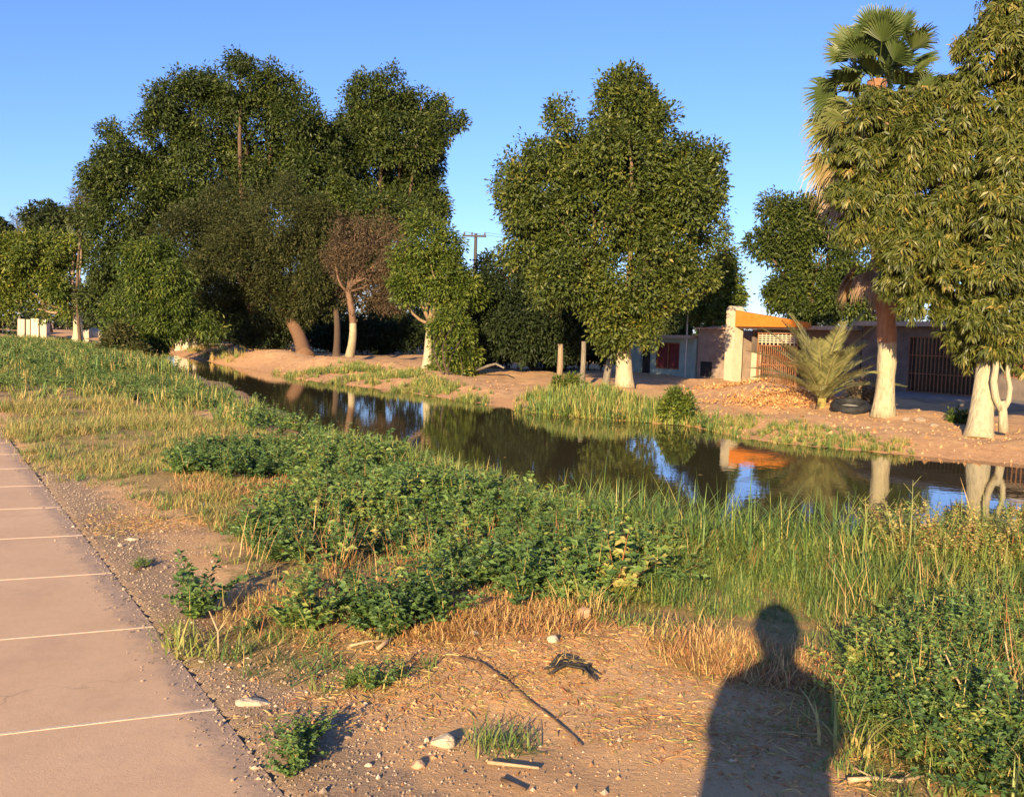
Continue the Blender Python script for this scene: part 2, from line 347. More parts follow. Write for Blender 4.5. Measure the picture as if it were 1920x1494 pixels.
# ------------------------------------------------------------------ foliage generators
def leaves(C, D, NRM, ln, wd, tint, fold=.15):
    """diamond leaves: C base points, D directions, NRM approx normals"""
    D = unit(D); S = unit(np.cross(D, NRM)); Nn = np.cross(S, D)
    ln = np.broadcast_to(ln, (len(C),))[:, None]; wd = np.broadcast_to(wd, (len(C),))[:, None]
    a = C; b_ = C + D * ln * .42 + S * wd * .5 + Nn * wd * fold; c_ = C + D * ln - Nn * ln * .08; d_ = C + D * ln * .42 - S * wd * .5 + Nn * wd * fold
    V = np.stack([a, b_, c_, d_], 1).reshape(-1, 3)
    return V, np.arange(len(V)).reshape(-1, 4), np.repeat(tint, 4)
def rnd_dirs(n): return unit(rng.normal(size=(n, 3)))
def crown(blobs, ncl, m, leaf, clr=.3, droop=.3, tint=(.15, .6), upb=0.0, sub=10, subr=(.18, .5), shell=.55, ratio=.45, cvar=.3, gapthr=-.8):
    """blobs: rows cx,cy,cz,r,tint_shift.  Returns V,F,tint for a crown of leaf clusters on lobes and sub-lobes."""
    B = np.array(blobs, float)
    rows = []
    for q in B:
        rows.append(q)
        k = sub
        d = rnd_dirs(k); rr = q[3] * rng.uniform(*subr, k)
        cc = q[:3] + d * (q[3] * rng.uniform(.7, 1.02, k))[:, None]
        for i in range(k): rows.append(np.array([*cc[i], rr[i], q[4] + rng.normal() * cvar * .35]))
    S = np.array(rows); area = S[:, 3] ** 2; 
    idx = rng.choice(len(S), int(ncl * 1.9), p=area / area.sum())
    d = rnd_dirs(len(idx)); rad = S[idx, 3] * (shell + (1 - shell) * rng.random(len(idx)) ** .6)
    rad = np.where(rng.random(len(idx)) < .13, rad * rng.uniform(1.0, 1.3, len(idx)), rad); C = S[idx, :3] + d * rad[:, None]
    keep = np.ones(len(C), bool)
    for i, q in enumerate(B):
        dd = np.linalg.norm(C - q[:3], axis=1) / q[3]; keep &= ~((dd < .62) & (rng.random(len(C)) < .82))
    # camera-side and outer clusters matter most: thin the back
    C = C[keep][:ncl]; d = d[keep][:ncl]; idx = idx[keep][:ncl]
    n = len(C); gs = clr * 2.3; gap = np.sin(C[:, 0] / gs + 1 + 1.5 * np.sin(C[:, 2] / gs * .6)) + np.sin(C[:, 1] * .9 / gs + 1.3 * np.sin(C[:, 0] / gs * .7)) + np.sin(C[:, 2] * 1.15 / gs + 2 + 1.4 * np.sin(C[:, 1] / gs * .8))
    inner = np.zeros(n, bool)
    for q in B: inner |= np.linalg.norm(C - q[:3], axis=1) / q[3] < .72
    kp = (gap > gapthr) | inner; C, d, idx = C[kp], d[kp], idx[kp]; n = len(C)
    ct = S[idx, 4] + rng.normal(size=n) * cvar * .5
    CC = np.repeat(C, m, 0); DD = np.repeat(d, m, 0); TT = np.repeat(ct, m)
    o = rng.normal(size=(n * m, 3)); o = unit(o) * (rng.random(n * m) ** .5 * clr * rng.uniform(.7, 1.3, n * m))[:, None]
    base = CC + o
    dr = unit(unit(o) * .9 + DD * .5 + rng.normal(size=o.shape) * .45) + np.array([0, 0, -droop + upb])
    nr = unit(DD * .6 + np.array([0, 0, .7]) + rng.normal(size=o.shape) * .5)
    ln = leaf * rng.uniform(.6, 1.35, n * m)
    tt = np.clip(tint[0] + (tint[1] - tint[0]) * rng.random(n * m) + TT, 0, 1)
    return leaves(base, dr, nr, ln, ln * ratio, tt)
def pxblobs(lst, D, jit=.5):
    out = []
    for q in lst:
        x, y, r = q[:3]; dy = (q[3] if len(q) > 3 else random.uniform(-jit, jit) * r / F * D); sh = q[4] if len(q) > 4 else 0
        c_ = At(x, y, D + dy); out.append((*c_, r * .88 * (D + dy) / F, sh))
    return out
def limb(mb, a, b_, r1, r2, seed, wob=.12, n=6, sides=8, bump=.08):
    a, b_ = np.asarray(a, float), np.asarray(b_, float); rr = np.random.default_rng(seed); L_ = np.linalg.norm(b_ - a)
    o1, o2 = rr.normal(size=3) * wob * L_, rr.normal(size=3) * wob * L_ * .5; pts = []
    for i in range(n + 1):
        t = i / n; pts.append(a * (1 - t) + b_ * t + o1 * math.sin(math.pi * t) * .5 + o2 * math.sin(2 * math.pi * t) * .4)
    mb.tube(pts, [r1 + (r2 - r1) * (i / n) ** .8 for i in range(n + 1)], sides, bump=bump, seed=seed)
    return pts
def tree(name, label, cat, base, fork, r, blobs, leafmat, barkmat, group=None, ncl=1500, m=14, leaf=.12, seed=1, flare=1.35, wob=.05, nl=16, extra=None, **kw):
    """trunk from base to fork then a limb to every lobe; crown of leaf clusters"""
    base = np.array(base, float); base[2] = float(gz(base[0], base[1])) - .03
    root = empty(name, (base[0], base[1], base[2] + .03), label, cat, group)
    mb = MB(); fork = np.asarray(fork, float); n = 9; rr = np.random.default_rng(seed); o1 = rr.normal(size=3) * wob * np.linalg.norm(fork - base); o1[2] = 0
    pts = []; rad = []
    for i in range(n + 1):
        t_ = i / n; pts.append(base * (1 - t_) + fork * t_ + o1 * math.sin(math.pi * t_))
        rad.append(r * (1 + (flare - 1) * math.exp(-t_ * 9)) * (1 - .28 * t_))
    mb.tube(pts, rad, 14, bump=.07, seed=seed)
    for i, q in enumerate([q_ for q_ in blobs if q_[2] > fork[2] + .25][:nl]):
        limb(mb, pts[-1] - np.array([0, 0, .02]), np.array(q[:3]), r * .42, r * .1, seed * 31 + i, wob=.16)
    if extra: extra(mb)
    mb.build('trunk', barkmat, root, smooth=True)
    Vc, Fc, Tc = crown(blobs, ncl, m, leaf, **kw)
    np_mesh('crown', Vc, Fc, leafmat, root, Tc)
    return root

# foliage colours (albedo)
G_FICUS = leaf_mat('dark_glossy_leaves', [(0, (0.031, 0.049, 0.010)), (.4, (0.070, 0.097, 0.017)), (.75, (0.149, 0.162, 0.026)), (1, (0.264, 0.203, 0.044))], .2, .5, .35)
G_BROWN = leaf_mat('olive_brown_leaves', [(0, (.028, .036, .010)), (.4, (.058, .068, .018)), (.75, (.10, .10, .028)), (1, (.17, .13, .05))], .25, .6)
G_MID = leaf_mat('bright_green_leaves', [(0, (0.041, 0.072, 0.013)), (.4, (0.102, 0.143, 0.022)), (.75, (0.204, 0.227, 0.039)), (1, (0.340, 0.299, 0.066))], .3, .5)
G_MANGO = leaf_mat('long_olive_leaves', [(0, (0.041, 0.060, 0.012)), (.35, (0.101, 0.120, 0.022)), (.7, (0.203, 0.186, 0.040)), (.9, (0.351, 0.240, 0.060)), (1, (0.486, 0.300, 0.090))], .25, .45, .45)
G_DRY = leaf_mat('dry_reddish_leaves', [(0, (0.060, 0.044, 0.025)), (.5, (0.138, 0.092, 0.051)), (1, (0.225, 0.155, 0.085))], .25, .7)
G_DARK = leaf_mat('dark_and_shade_toned_leaves', [(0, (.012, .022, .007)), (.5, (.028, .045, .012)), (1, (.06, .07, .022))], .15, .6)  # near-black greens; they also carry painted shade under the far-bank crowns
B_WHITE = lambda z, c1=(.14, .09, .055), c2=(.30, .20, .13): bark_mat('limewashed_bark', c1, c2, z)
B_BROWN = bark_mat('brown_bark', (.06, .04, .026), (.16, .105, .07))
B_GREY = bark_mat('grey_bark', (.13, .11, .085), (.28, .24, .19))

# ------------------------------------------------------------------ trees of the far bank
# central round tree
D = 31.0
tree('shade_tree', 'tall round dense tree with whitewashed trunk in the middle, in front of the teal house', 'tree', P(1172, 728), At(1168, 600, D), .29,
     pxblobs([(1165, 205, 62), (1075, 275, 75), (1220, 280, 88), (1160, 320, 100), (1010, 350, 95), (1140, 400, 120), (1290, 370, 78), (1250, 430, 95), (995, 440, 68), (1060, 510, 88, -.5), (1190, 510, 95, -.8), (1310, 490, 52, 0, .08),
               (1150, 590, 62, -.6, .1), (1235, 575, 50, -.4, .1), (1105, 560, 48, -.8, .08), (1275, 545, 48, -.3, .1), (1180, 150, 28), (1150, 640, 30, -.7, .08), (1215, 620, 30, -.8, .1), (1090, 370, 78, 1.2), (1030, 430, 60, 1), (1120, 300, 78, 1.2), (1210, 360, 92, 1.2), (1000, 400, 60, .5), (1052, 218, 36), (1160, 172, 42), (1205, 205, 40), (1110, 450, 85, 1), (1250, 350, 80, .5), (1320, 350, 45), (1330, 420, 42), (1030, 300, 56, .5), (1295, 290, 52), (1190, 220, 60, .5)], D),  # tint shifts lighten the lower lobes: sunlight put into the leaf colour
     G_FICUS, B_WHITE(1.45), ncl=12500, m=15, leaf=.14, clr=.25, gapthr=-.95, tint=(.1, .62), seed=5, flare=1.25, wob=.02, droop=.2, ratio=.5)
# dark tree behind, left of it; its deep shade is put into the leaf colour
D = 40.0
tree('shade_tree', 'dark low tree with deep shade put into its leaf colour, just left of the tall round tree', 'tree', P(1010, 690), At(1005, 640, D), .22,
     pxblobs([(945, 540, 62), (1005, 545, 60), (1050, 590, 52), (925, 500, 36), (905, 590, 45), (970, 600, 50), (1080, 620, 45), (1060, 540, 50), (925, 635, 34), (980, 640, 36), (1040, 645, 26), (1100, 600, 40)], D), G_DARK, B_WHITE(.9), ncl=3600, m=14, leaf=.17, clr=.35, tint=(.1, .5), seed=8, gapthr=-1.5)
# small light tree at its right
D = 41.0
tree('leafy_tree', 'light green small tree behind the low house, right of the tall round tree', 'tree', P(1335, 700), At(1338, 620, D), .18,
     pxblobs([(1335, 470, 42), (1352, 520, 40), (1315, 550, 40), (1365, 560, 32), (1290, 580, 35), (1340, 590, 34)], D), G_MID, B_BROWN, ncl=1500, m=14, leaf=.17, clr=.3, tint=(.1, .6), seed=9)

# tree with vine on the bank
D = 38.5
tree('leafy_tree', 'slim green tree with whitewashed lower trunk, next to the vine covered bush', 'tree', P(800, 698), At(806, 605, D), .2,
     pxblobs([(795, 455, 45), (835, 465, 38), (770, 505, 46), (825, 510, 55), (860, 535, 34), (885, 560, 26), (752, 545, 28), (850, 555, 40), (800, 535, 42), (750, 475, 30)], D), G_MID, B_WHITE(1.95, (.16, .1, .06), (.36, .25, .15)), ncl=2600, m=13, leaf=.15, clr=.28, tint=(.0, .55), seed=11, shell=.3)
vb = P(848, 712)
root = empty('vine_bush', (vb[0], vb[1], float(gz(vb[0], vb[1]))), 'tall leafy vine covered bush reaching from the bank up to the slim green tree', 'bush')
mb = MB()
for i, (x, y) in enumerate([(830, 600), (850, 590), (875, 620), (860, 650), (840, 640)]): limb(mb, vb + np.array([.1 * (i - 2), 0, -.05]), At(x, y, 37.5), .03, .012, 60 + i)
mb.build('stem', B_BROWN, root, smooth=True)
Vc, Fc, Tc = crown(pxblobs([(838, 610, 34), (848, 650, 42), (832, 690, 34), (868, 690, 32), (860, 625, 32), (850, 715, 32), (885, 665, 16)], 37.5), 1300, 14, .15, clr=.25, tint=(.1, .65), droop=.6, sub=8)
np_mesh('foliage', Vc, Fc, G_MID, root, Tc)

# reddish half-dry tree
D = 50.0
tree('dry_tree', 'reddish brown half dry tree with slender whitewashed trunk', 'tree', P(654, 675), At(652, 545, D), .22,
     pxblobs([(665, 440, 50), (715, 425, 44), (650, 500, 38), (700, 490, 50), (690, 540, 42), (740, 470, 38), (725, 560, 32), (630, 470, 30), (655, 545, 26), (740, 520, 34), (680, 585, 22, -.6)], D), G_DRY, B_WHITE(2.0, (.12, .07, .045), (.24, .145, .095)), nl=7, ncl=2900, m=10, leaf=.17, clr=.4, tint=(.0, .55), seed=13, shell=.2, ratio=.3)

# the big group on the left
D = 66.0
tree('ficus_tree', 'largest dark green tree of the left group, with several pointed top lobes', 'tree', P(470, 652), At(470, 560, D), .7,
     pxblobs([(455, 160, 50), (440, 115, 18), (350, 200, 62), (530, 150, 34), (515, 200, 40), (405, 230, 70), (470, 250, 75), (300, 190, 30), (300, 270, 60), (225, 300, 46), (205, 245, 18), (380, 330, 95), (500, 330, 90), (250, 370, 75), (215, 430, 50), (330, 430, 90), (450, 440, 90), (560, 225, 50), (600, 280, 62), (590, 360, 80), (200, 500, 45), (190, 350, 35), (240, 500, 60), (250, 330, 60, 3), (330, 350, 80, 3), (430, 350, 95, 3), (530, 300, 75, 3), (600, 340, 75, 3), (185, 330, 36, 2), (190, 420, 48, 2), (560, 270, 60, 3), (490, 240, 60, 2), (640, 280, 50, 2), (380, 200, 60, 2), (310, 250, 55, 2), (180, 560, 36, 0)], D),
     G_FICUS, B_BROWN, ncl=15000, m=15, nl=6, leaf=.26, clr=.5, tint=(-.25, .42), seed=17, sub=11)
D = 70.0
tree('ficus_tree', 'tall narrow dark green tree at the right end of the left group', 'tree', P(720, 650), At(725, 520, D), .5,
     pxblobs([(740, 175, 52), (690, 185, 46), (790, 200, 50), (825, 235, 40), (765, 260, 70), (690, 260, 60), (800, 300, 45), (720, 330, 70), (790, 355, 46), (815, 385, 28), (650, 330, 60), (740, 410, 60), (690, 440, 60), (860, 225, 14), (740, 240, 70, 3), (760, 320, 70, 3), (700, 390, 60, 2), (660, 250, 40, 2)], D),
     G_FICUS, B_BROWN, ncl=8500, m=15, nl=5, leaf=.26, clr=.45, tint=(-.2, .45), seed=19, sub=12, subr=(.2, .42))
D = 55.0
tree('mesquite_tree', 'broad olive brown tree with thick leaning trunk under the left group', 'tree', P(572, 672), At(545, 600, D), .45,
     pxblobs([(430, 410, 80), (520, 410, 80), (590, 430, 55), (360, 460, 70), (450, 500, 90), (560, 490, 70), (500, 560, 70), (400, 560, 70), (600, 520, 48), (330, 540, 50), (440, 610, 42), (560, 570, 42), (480, 620, 30), (380, 610, 35), (620, 570, 30)], D),
     G_BROWN, bark_mat('red_brown_bark', (.10, .055, .035), (.26, .145, .085)), nl=5, ncl=11500, m=15, leaf=.18, clr=.45, tint=(-.1, .6), seed=23, flare=1.3, ratio=.35)
tree('leafy_tree', 'dark green leafy tree between the olive brown tree and the reddish dry tree', 'tree', P(630, 676), At(628, 560, 56), .2,
     pxblobs([(600, 400, 40), (640, 380, 40), (690, 390, 38), (740, 400, 40), (780, 420, 34), (620, 440, 36), (760, 440, 30), (590, 470, 34), (610, 540, 26), (820, 400, 22)], 57), G_FICUS, B_BROWN, ncl=2300, m=14, leaf=.22, clr=.42, tint=(-.05, .5), seed=27, wob=.01)
D = 47.0
tree('willow_tree', 'loose light green tree drooping to the water at the foot of the left group', 'tree', P(262, 664, 0), At(262, 600, D), .16,
     pxblobs([(290, 480, 38), (250, 500, 36), (320, 520, 40), (270, 550, 46), (310, 590, 46), (230, 560, 40), (345, 570, 32), (260, 620, 38), (220, 620, 30), (300, 635, 22), (385, 600, 28), (410, 620, 20), (200, 580, 28), (335, 615, 22)], D),
     G_MID, B_BROWN, ncl=3600, m=13, leaf=.2, clr=.38, tint=(-.05, .5), seed=29, shell=.3, droop=.6, ratio=.35)
tree('leafy_bush', 'brownish bush at the water edge below the loose light green tree', 'bush', P(225, 672, 0), At(222, 655, 44), .08,
     pxblobs([(222, 630, 24, 0, .1), (205, 655, 20), (240, 655, 20), (262, 660, 16)], 43.5), G_BROWN, B_BROWN, ncl=900, m=12, leaf=.15, clr=.25, tint=(.1, .8), seed=31)
# far left trees
D = 105.0
b145 = At(146, 628, D)
tree('leafy_tree', 'yellow green spreading tree with forked pale trunk at the far left bank', 'tree', (b145[0], b145[1], 0), At(142, 585, D), .55,
     pxblobs([(95, 465, 48), (50, 480, 46), (130, 470, 34), (15, 510, 44), (70, 530, 48), (110, 530, 40), (30, 565, 36), (75, 580, 28), (118, 570, 26), (150, 430, 32), (165, 400, 28), (-20, 540, 40), (-10, 470, 40)], D),
     G_MID, B_WHITE(2.2, (.2, .13, .08), (.42, .3, .2)), ncl=3800, m=13, leaf=.4, clr=.8, tint=(.15, .75), seed=37, shell=.35)
D = 135.0
tree('dark_tree', 'dark round treetop rising behind the yellow green tree at the far left', 'tree', At(90, 622, D), At(90, 480, D), .5,
     pxblobs([(82, 405, 28), (60, 415, 20), (108, 412, 22), (90, 430, 30), (95, 450, 40)], D), G_DARK, B_BROWN, ncl=900, m=12, leaf=.6, clr=.8, seed=41, tint=(.2, .9))
tree('dark_tree', 'dark tree cut by the left edge of the photo', 'tree', At(-20, 622, D), At(-15, 500, D), .5,
     pxblobs([(-10, 440, 34), (20, 450, 24), (5, 430, 18), (-40, 450, 40), (0, 470, 40)], D), G_DARK, B_BROWN, ncl=900, m=12, leaf=.6, clr=.8, seed=43, tint=(.2, .9))
tree('feathery_tree', 'thin feathery treetop sticking up left of the big group', 'tree', At(152, 625, 88), At(150, 450, 88), .16,
     pxblobs([(148, 362, 12), (152, 385, 18), (165, 400, 20), (145, 410, 20), (185, 390, 15)], 88), G_BROWN, B_BROWN, ncl=330, m=9, leaf=.35, clr=.6, seed=47, tint=(.3, .9), ratio=.2, shell=.2)
tree('feathery_tree', 'faint bare treetop between the two dark treetops at the far left', 'tree', At(35, 622, 150), At(35, 440, 150), .2,
     pxblobs([(28, 408, 8), (40, 405, 8), (35, 425, 16)], 150), G_BROWN, B_GREY, ncl=110, m=8, leaf=.5, clr=.9, seed=48, tint=(.5, .9), ratio=.15, shell=.2)
# tree behind the palm
D = 44.0
tree('shade_tree', 'dark layered tree behind the orange roofed house, left of the fan palm', 'tree', P(1520, 705), At(1520, 600, D), .35,
     pxblobs([(1455, 395, 32), (1430, 460, 32), (1470, 440, 42), (1510, 420, 50), (1560, 410, 60), (1540, 480, 58), (1490, 490, 34), (1480, 545, 38), (1530, 550, 52), (1590, 540, 66), (1450, 560, 20), (1620, 470, 70), (1500, 580, 32), (1650, 580, 50), (1620, 380, 50), (1700, 520, 60)], D),
     G_FICUS, B_BROWN, nl=6, ncl=5200, m=15, leaf=.2, clr=.38, tint=(-.05, .45), seed=53, sub=12)
# background trees closing the gaps, shade put into their dark leaf colour
for i, (lab, D, lst, base) in enumerate([
    ('dark background tree filling the gap behind the leaning trunk', 78, [(560, 560, 40), (520, 590, 35), (600, 590, 45), (640, 560, 40), (560, 620, 22), (610, 630, 18)], (575, 648)),
    ('dark background tree behind the reddish dry tree', 76, [(690, 560, 50), (720, 600, 45), (660, 610, 30), (760, 570, 45), (740, 640, 22), (690, 640, 22), (780, 610, 40), (720, 500, 55), (670, 480, 50), (775, 500, 50), (800, 540, 40), (640, 520, 45)], (715, 652)),  # upper lobes added out of sight to block sky reflected in the water
    ('dark background tree right of the vine covered bush', 62, [(880, 600, 45), (910, 560, 40), (930, 620, 40), (860, 560, 40), (900, 650, 30), (950, 650, 30)], (915, 668)),
    ('dark background tree seen between the trunks left of the round tree', 66, [(980, 600, 45), (1020, 610, 45), (1060, 620, 40), (1000, 650, 28), (1100, 620, 45), (1050, 650, 24)], (1030, 668)),
    ('dark background tree behind the teal walled house', 58, [(1130, 620, 45), (1170, 600, 50), (1220, 610, 40), (1260, 600, 32), (1150, 660, 28), (1200, 650, 32)], (1175, 676)),
    ('dark background tree behind the loose light green tree', 82, [(190, 560, 40), (240, 540, 50), (300, 560, 45), (350, 580, 40), (210, 610, 22), (400, 600, 32), (280, 620, 20)], (290, 632)),
    ('dark background tree behind the olive brown tree', 84, [(420, 540, 50), (470, 580, 40), (390, 600, 32), (520, 560, 40), (440, 620, 20), (500, 625, 18)], (455, 638))]):
    q = At(base[0], base[1], D)
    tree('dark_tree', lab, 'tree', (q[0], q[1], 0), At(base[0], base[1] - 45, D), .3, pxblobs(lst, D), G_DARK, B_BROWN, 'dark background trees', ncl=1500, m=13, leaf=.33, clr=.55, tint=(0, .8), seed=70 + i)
# far-off wood
lst = []
for x in range(-900, 2700, 55):
    D_ = 190 + random.uniform(-15, 15); yh = 600 + .0314 * x
    lst.append((*At(x, yh - random.uniform(8, 34), D_), random.uniform(36, 52) * D_ / F, 0))
Vc, Fc, Tc = crown(lst, 6500, 10, 1.1, clr=1.4, sub=7, tint=(.1, .9))
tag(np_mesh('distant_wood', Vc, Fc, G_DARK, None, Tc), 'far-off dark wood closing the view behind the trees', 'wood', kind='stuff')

# ------------------------------------------------------------------ mango tree on the right
D = 19.0
def long_leaf_tree():
    base = P(1836, 808); base[2] = float(gz(base[0], base[1])) - .03
    root = empty('mango_tree', (base[0], base[1], base[2] + .03), 'big tree with long drooping olive leaves and whitewashed trunk at the right edge', 'tree')
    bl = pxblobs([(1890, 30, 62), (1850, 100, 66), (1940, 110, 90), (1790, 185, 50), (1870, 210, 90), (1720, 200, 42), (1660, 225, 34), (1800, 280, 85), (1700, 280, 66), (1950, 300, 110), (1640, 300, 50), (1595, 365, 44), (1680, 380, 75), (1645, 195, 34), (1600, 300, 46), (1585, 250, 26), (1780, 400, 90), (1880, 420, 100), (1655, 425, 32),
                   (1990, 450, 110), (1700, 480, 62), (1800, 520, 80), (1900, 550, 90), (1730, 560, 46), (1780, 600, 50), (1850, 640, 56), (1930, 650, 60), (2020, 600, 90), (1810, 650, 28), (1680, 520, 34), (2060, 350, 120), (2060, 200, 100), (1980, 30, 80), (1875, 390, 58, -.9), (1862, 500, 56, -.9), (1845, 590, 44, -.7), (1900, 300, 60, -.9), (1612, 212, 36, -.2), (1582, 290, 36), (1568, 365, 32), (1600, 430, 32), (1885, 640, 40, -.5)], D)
    mb = MB(); fk = At(1852, 660, D)
    pts = [base * (1 - i / 8) + fk * (i / 8) for i in range(9)]
    mb.tube(pts, [.31, .26, .235, .22, .205, .195, .19, .19, .19], 18, bump=.05, seed=3)
    lead = limb(mb, fk - np.array([0, 0, .05]), At(1885, 120, D + .9), .18, .06, 299, wob=.03, n=12)
    for i, q in enumerate(bl):
        if q[2] < fk[2] + .2: continue
        st_ = lead[max(0, min(11, int(np.argmin([abs(l_[2] - (q[2] - .9)) for l_ in lead]))))]
        limb(mb, st_, np.array(q[:3]), .075, .02, 300 + i, wob=.1)
    mb.build('trunk', B_WHITE(1.5, (.16, .1, .06), (.33, .22, .14)), root, smooth=True)
    # rosettes of long leaves
    B = np.array(bl); S = []
    for q in B:
        S.append(q)
        for _ in range(10):
            d = rnd_dirs(1)[0]; S.append(np.array([*(q[:3] + d * q[3] * rng.uniform(.7, 1.0)), q[3] * rng.uniform(.25, .45), rng.normal() * .08]))
    S = np.array(S); ncl = 19500; idx = rng.choice(len(S), ncl, p=S[:, 3] ** 2 / (S[:, 3] ** 2).sum()); d = rnd_dirs(ncl)
    d[:, 1] -= .35; d = unit(d)
    C = S[idx, :3] + d * (S[idx, 3] * (.45 + .55 * rng.random(ncl) ** .6))[:, None]
    keep = np.ones(ncl, bool)
    for q in B: keep &= ~((np.linalg.norm(C - q[:3], axis=1) / q[3] < .6) & (rng.random(ncl) < .75))
    keep &= ~((C[:, 2] < 2.1) & (rng.random(ncl) < .5))
    gp = np.sin(C[:, 0] / .34 + 1.5 * np.sin(C[:, 2] / .5)) + np.sin(C[:, 1] / .4 + 1.3 * np.sin(C[:, 0] / .45)) + np.sin(C[:, 2] / .3 + 2 + 1.4 * np.sin(C[:, 1] / .5)); inner = np.zeros(ncl, bool)
    for q in B: inner |= np.linalg.norm(C - q[:3], axis=1) / q[3] < .72
    keep &= (gp > -.85) | inner
    C, d, idx = C[keep], d[keep], idx[keep]; n = len(C); m = 17
    ax = unit(d * .8 + np.array([0, 0, .25]) + rng.normal(size=(n, 3)) * .3)
    AX = np.repeat(ax, m, 0); CC = np.repeat(C, m, 0)
    sp = rng.normal(size=(n * m, 3)); sp = unit(sp - AX * (sp * AX).sum(1, keepdims=True))
    dr = unit(AX * rng.uniform(.0, .9, (n * m, 1)) + sp + np.array([0, 0, -.75]))
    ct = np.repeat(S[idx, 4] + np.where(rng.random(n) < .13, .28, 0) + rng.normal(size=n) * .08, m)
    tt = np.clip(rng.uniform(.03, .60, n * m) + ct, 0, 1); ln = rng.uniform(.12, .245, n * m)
    base_ = CC + AX * rng.uniform(-.06, .06, (n * m, 1)); nr = unit(AX + sp * .3 + rng.normal(size=sp.shape) * .25)
    # each long leaf: two quads, second one hanging more
    Dn = unit(dr); Sd = unit(np.cross(Dn, nr)); w_ = (ln * .17)[:, None]; l_ = ln[:, None]; D2 = unit(Dn + np.array([0, 0, -.7]))
    p0 = base_; pm_ = p0 + Dn * l_ * .5; p2 = pm_ + D2 * l_ * .5
    Vv = np.stack([p0, p0 + Dn * l_ * .22 + Sd * w_ * .45, pm_ + Sd * w_ * .5, p2, pm_ - Sd * w_ * .5, p0 + Dn * l_ * .22 - Sd * w_ * .45], 1).reshape(-1, 3)
    k = np.arange(n * m)[:, None] * 6
    Ff = np.concatenate([k + np.array([[0, 1, 2, 5]]), k + np.array([[5, 2, 3, 4]])], 0)
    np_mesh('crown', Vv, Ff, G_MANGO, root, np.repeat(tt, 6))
    # pale fruits hanging under the leaves
    return root
long_leaf_tree()
# fruits / pale seed pods on the mango tree's outside are too many to count: part of the crown's colour
# forked whitewashed small trunk next to it
q = P(1880, 810); q[2] = float(gz(q[0], q[1])) - .03
ft = empty('forked_tree', (q[0], q[1], q[2] + .03), 'slim whitewashed trunk forking into two looping arms, just right of the thick trunk', 'tree')
mb = MB(); A = lambda x, y: At(x, y, 18.5)
mb.tube([A(1882, 810), A(1881, 785), A(1880, 768), A(1877, 752)], [.10, .085, .08, .085], 12, bump=.05, seed=2)
mb.tube([A(1879, 772), A(1867, 745), A(1863, 715), A(1867, 690), A(1866, 665)], [.065, .07, .07, .06, .05], 12, bump=.07, seed=4)
mb.tube([A(1881, 770), A(1891, 752), A(1894, 728), A(1889, 700), A(1892, 668)], [.05, .052, .05, .045, .04], 12, bump=.07, seed=5)
mb.build('trunk', B_WHITE(2.6), ft, smooth=True)
Vc, Fc, Tc = crown(pxblobs([(1870, 645, 26), (1890, 630, 24)], 18.6), 120, 14, .2, clr=.18, tint=(.1, .7), droop=.8, ratio=.2); np_mesh('crown', Vc, Fc, G_MANGO, ft, Tc)

# ------------------------------------------------------------------ fan palm
G_PALM = leaf_mat('palm_blades', [(0, (.035, .065, .02)), (.35, (.085, .12, .03)), (.6, (.2, .2, .06)), (.8, (.36, .25, .12)), (1, (.3, .19, .12))], .25, .45, .4)
PB = P(1656, 781); PB[2] = float(gz(PB[0], PB[1])) - .03
DP = float(PB[1])
pr = empty('fan_palm', (PB[0], PB[1], PB[2] + .03), 'tall fan palm with shaggy whitewashed trunk and dead fronds, half hidden by the right tree', 'palm')
mb = MB(); top = At(1645, 152, DP)
pts = [PB * (1 - i / 24) + top * (i / 24) + np.array([.12 * math.sin(i * .26), 0, 0]) for i in range(25)]
mb.tube(pts, [.30, .245, .215] + [.20 + .02 * (i % 2) for i in range(22)], 14, bump=.07, seed=21)
mb.build('trunk', B_WHITE(1.72, (.22, .10, .05), (.42, .22, .12)), pr, smooth=True)
def fan_frond(origin, direction, L=.9, R_=.95, tint=.3, droop=.35, nb=34, spread=2.35, roll=0.0):
    d = unit(np.asarray(direction, float)); side = unit(np.cross(d, [0, 0, 1.0]) + 1e-6); up = np.cross(side, d)
    side, up = side * math.cos(roll) + up * math.sin(roll), up * math.cos(roll) - side * math.sin(roll)
    hub = origin + d * L + np.array([0, 0, -droop * .25 * L]); V = []; T = []; Fs = []
    s = side * .014
    V += [origin - s, origin + s, hub + s * .7, hub - s * .7]; T += [min(1, tint + .1)] * 4; Fs.append((0, 1, 2, 3))
    for k in range(nb):
        a = (k / (nb - 1) - .5) * spread * (1 + rng.normal() * .01); ln = R_ * (1 - .28 * abs(a) / (spread / 2)) * rng.uniform(.88, 1.06)
        dv = d * math.cos(a) + side * math.sin(a); wv = (side * math.cos(a) - d * math.sin(a)); pl = up * ((k % 2) * 2 - 1) * .018
        b = len(V); m1 = hub + dv * ln * .55 + up * .02; m2 = m1 + (dv + np.array([0, 0, -droop * rng.uniform(.6, 1.5)])) * ln * .3
        tip = m2 + (dv * .55 + np.array([0, 0, -droop * 2.2 * rng.uniform(.4, 1.3)])) * ln * .22
        w1, w2 = .021, .011
        V += [hub, m1 + wv * w1 + pl, m1 - wv * w1 - pl, m2 + wv * w2, m2 - wv * w2, tip]
        tt = np.clip(tint + rng.normal() * .05, 0, 1); T += [tt, tt, tt, min(1, tt + .05), min(1, tt + .05), min(1, tt + .15)]
        Fs += [(b, b + 1, b + 2, b), (b + 1, b + 3, b + 4, b + 2), (b + 3, b + 5, b + 4, b + 3)]
    return V, Fs, T
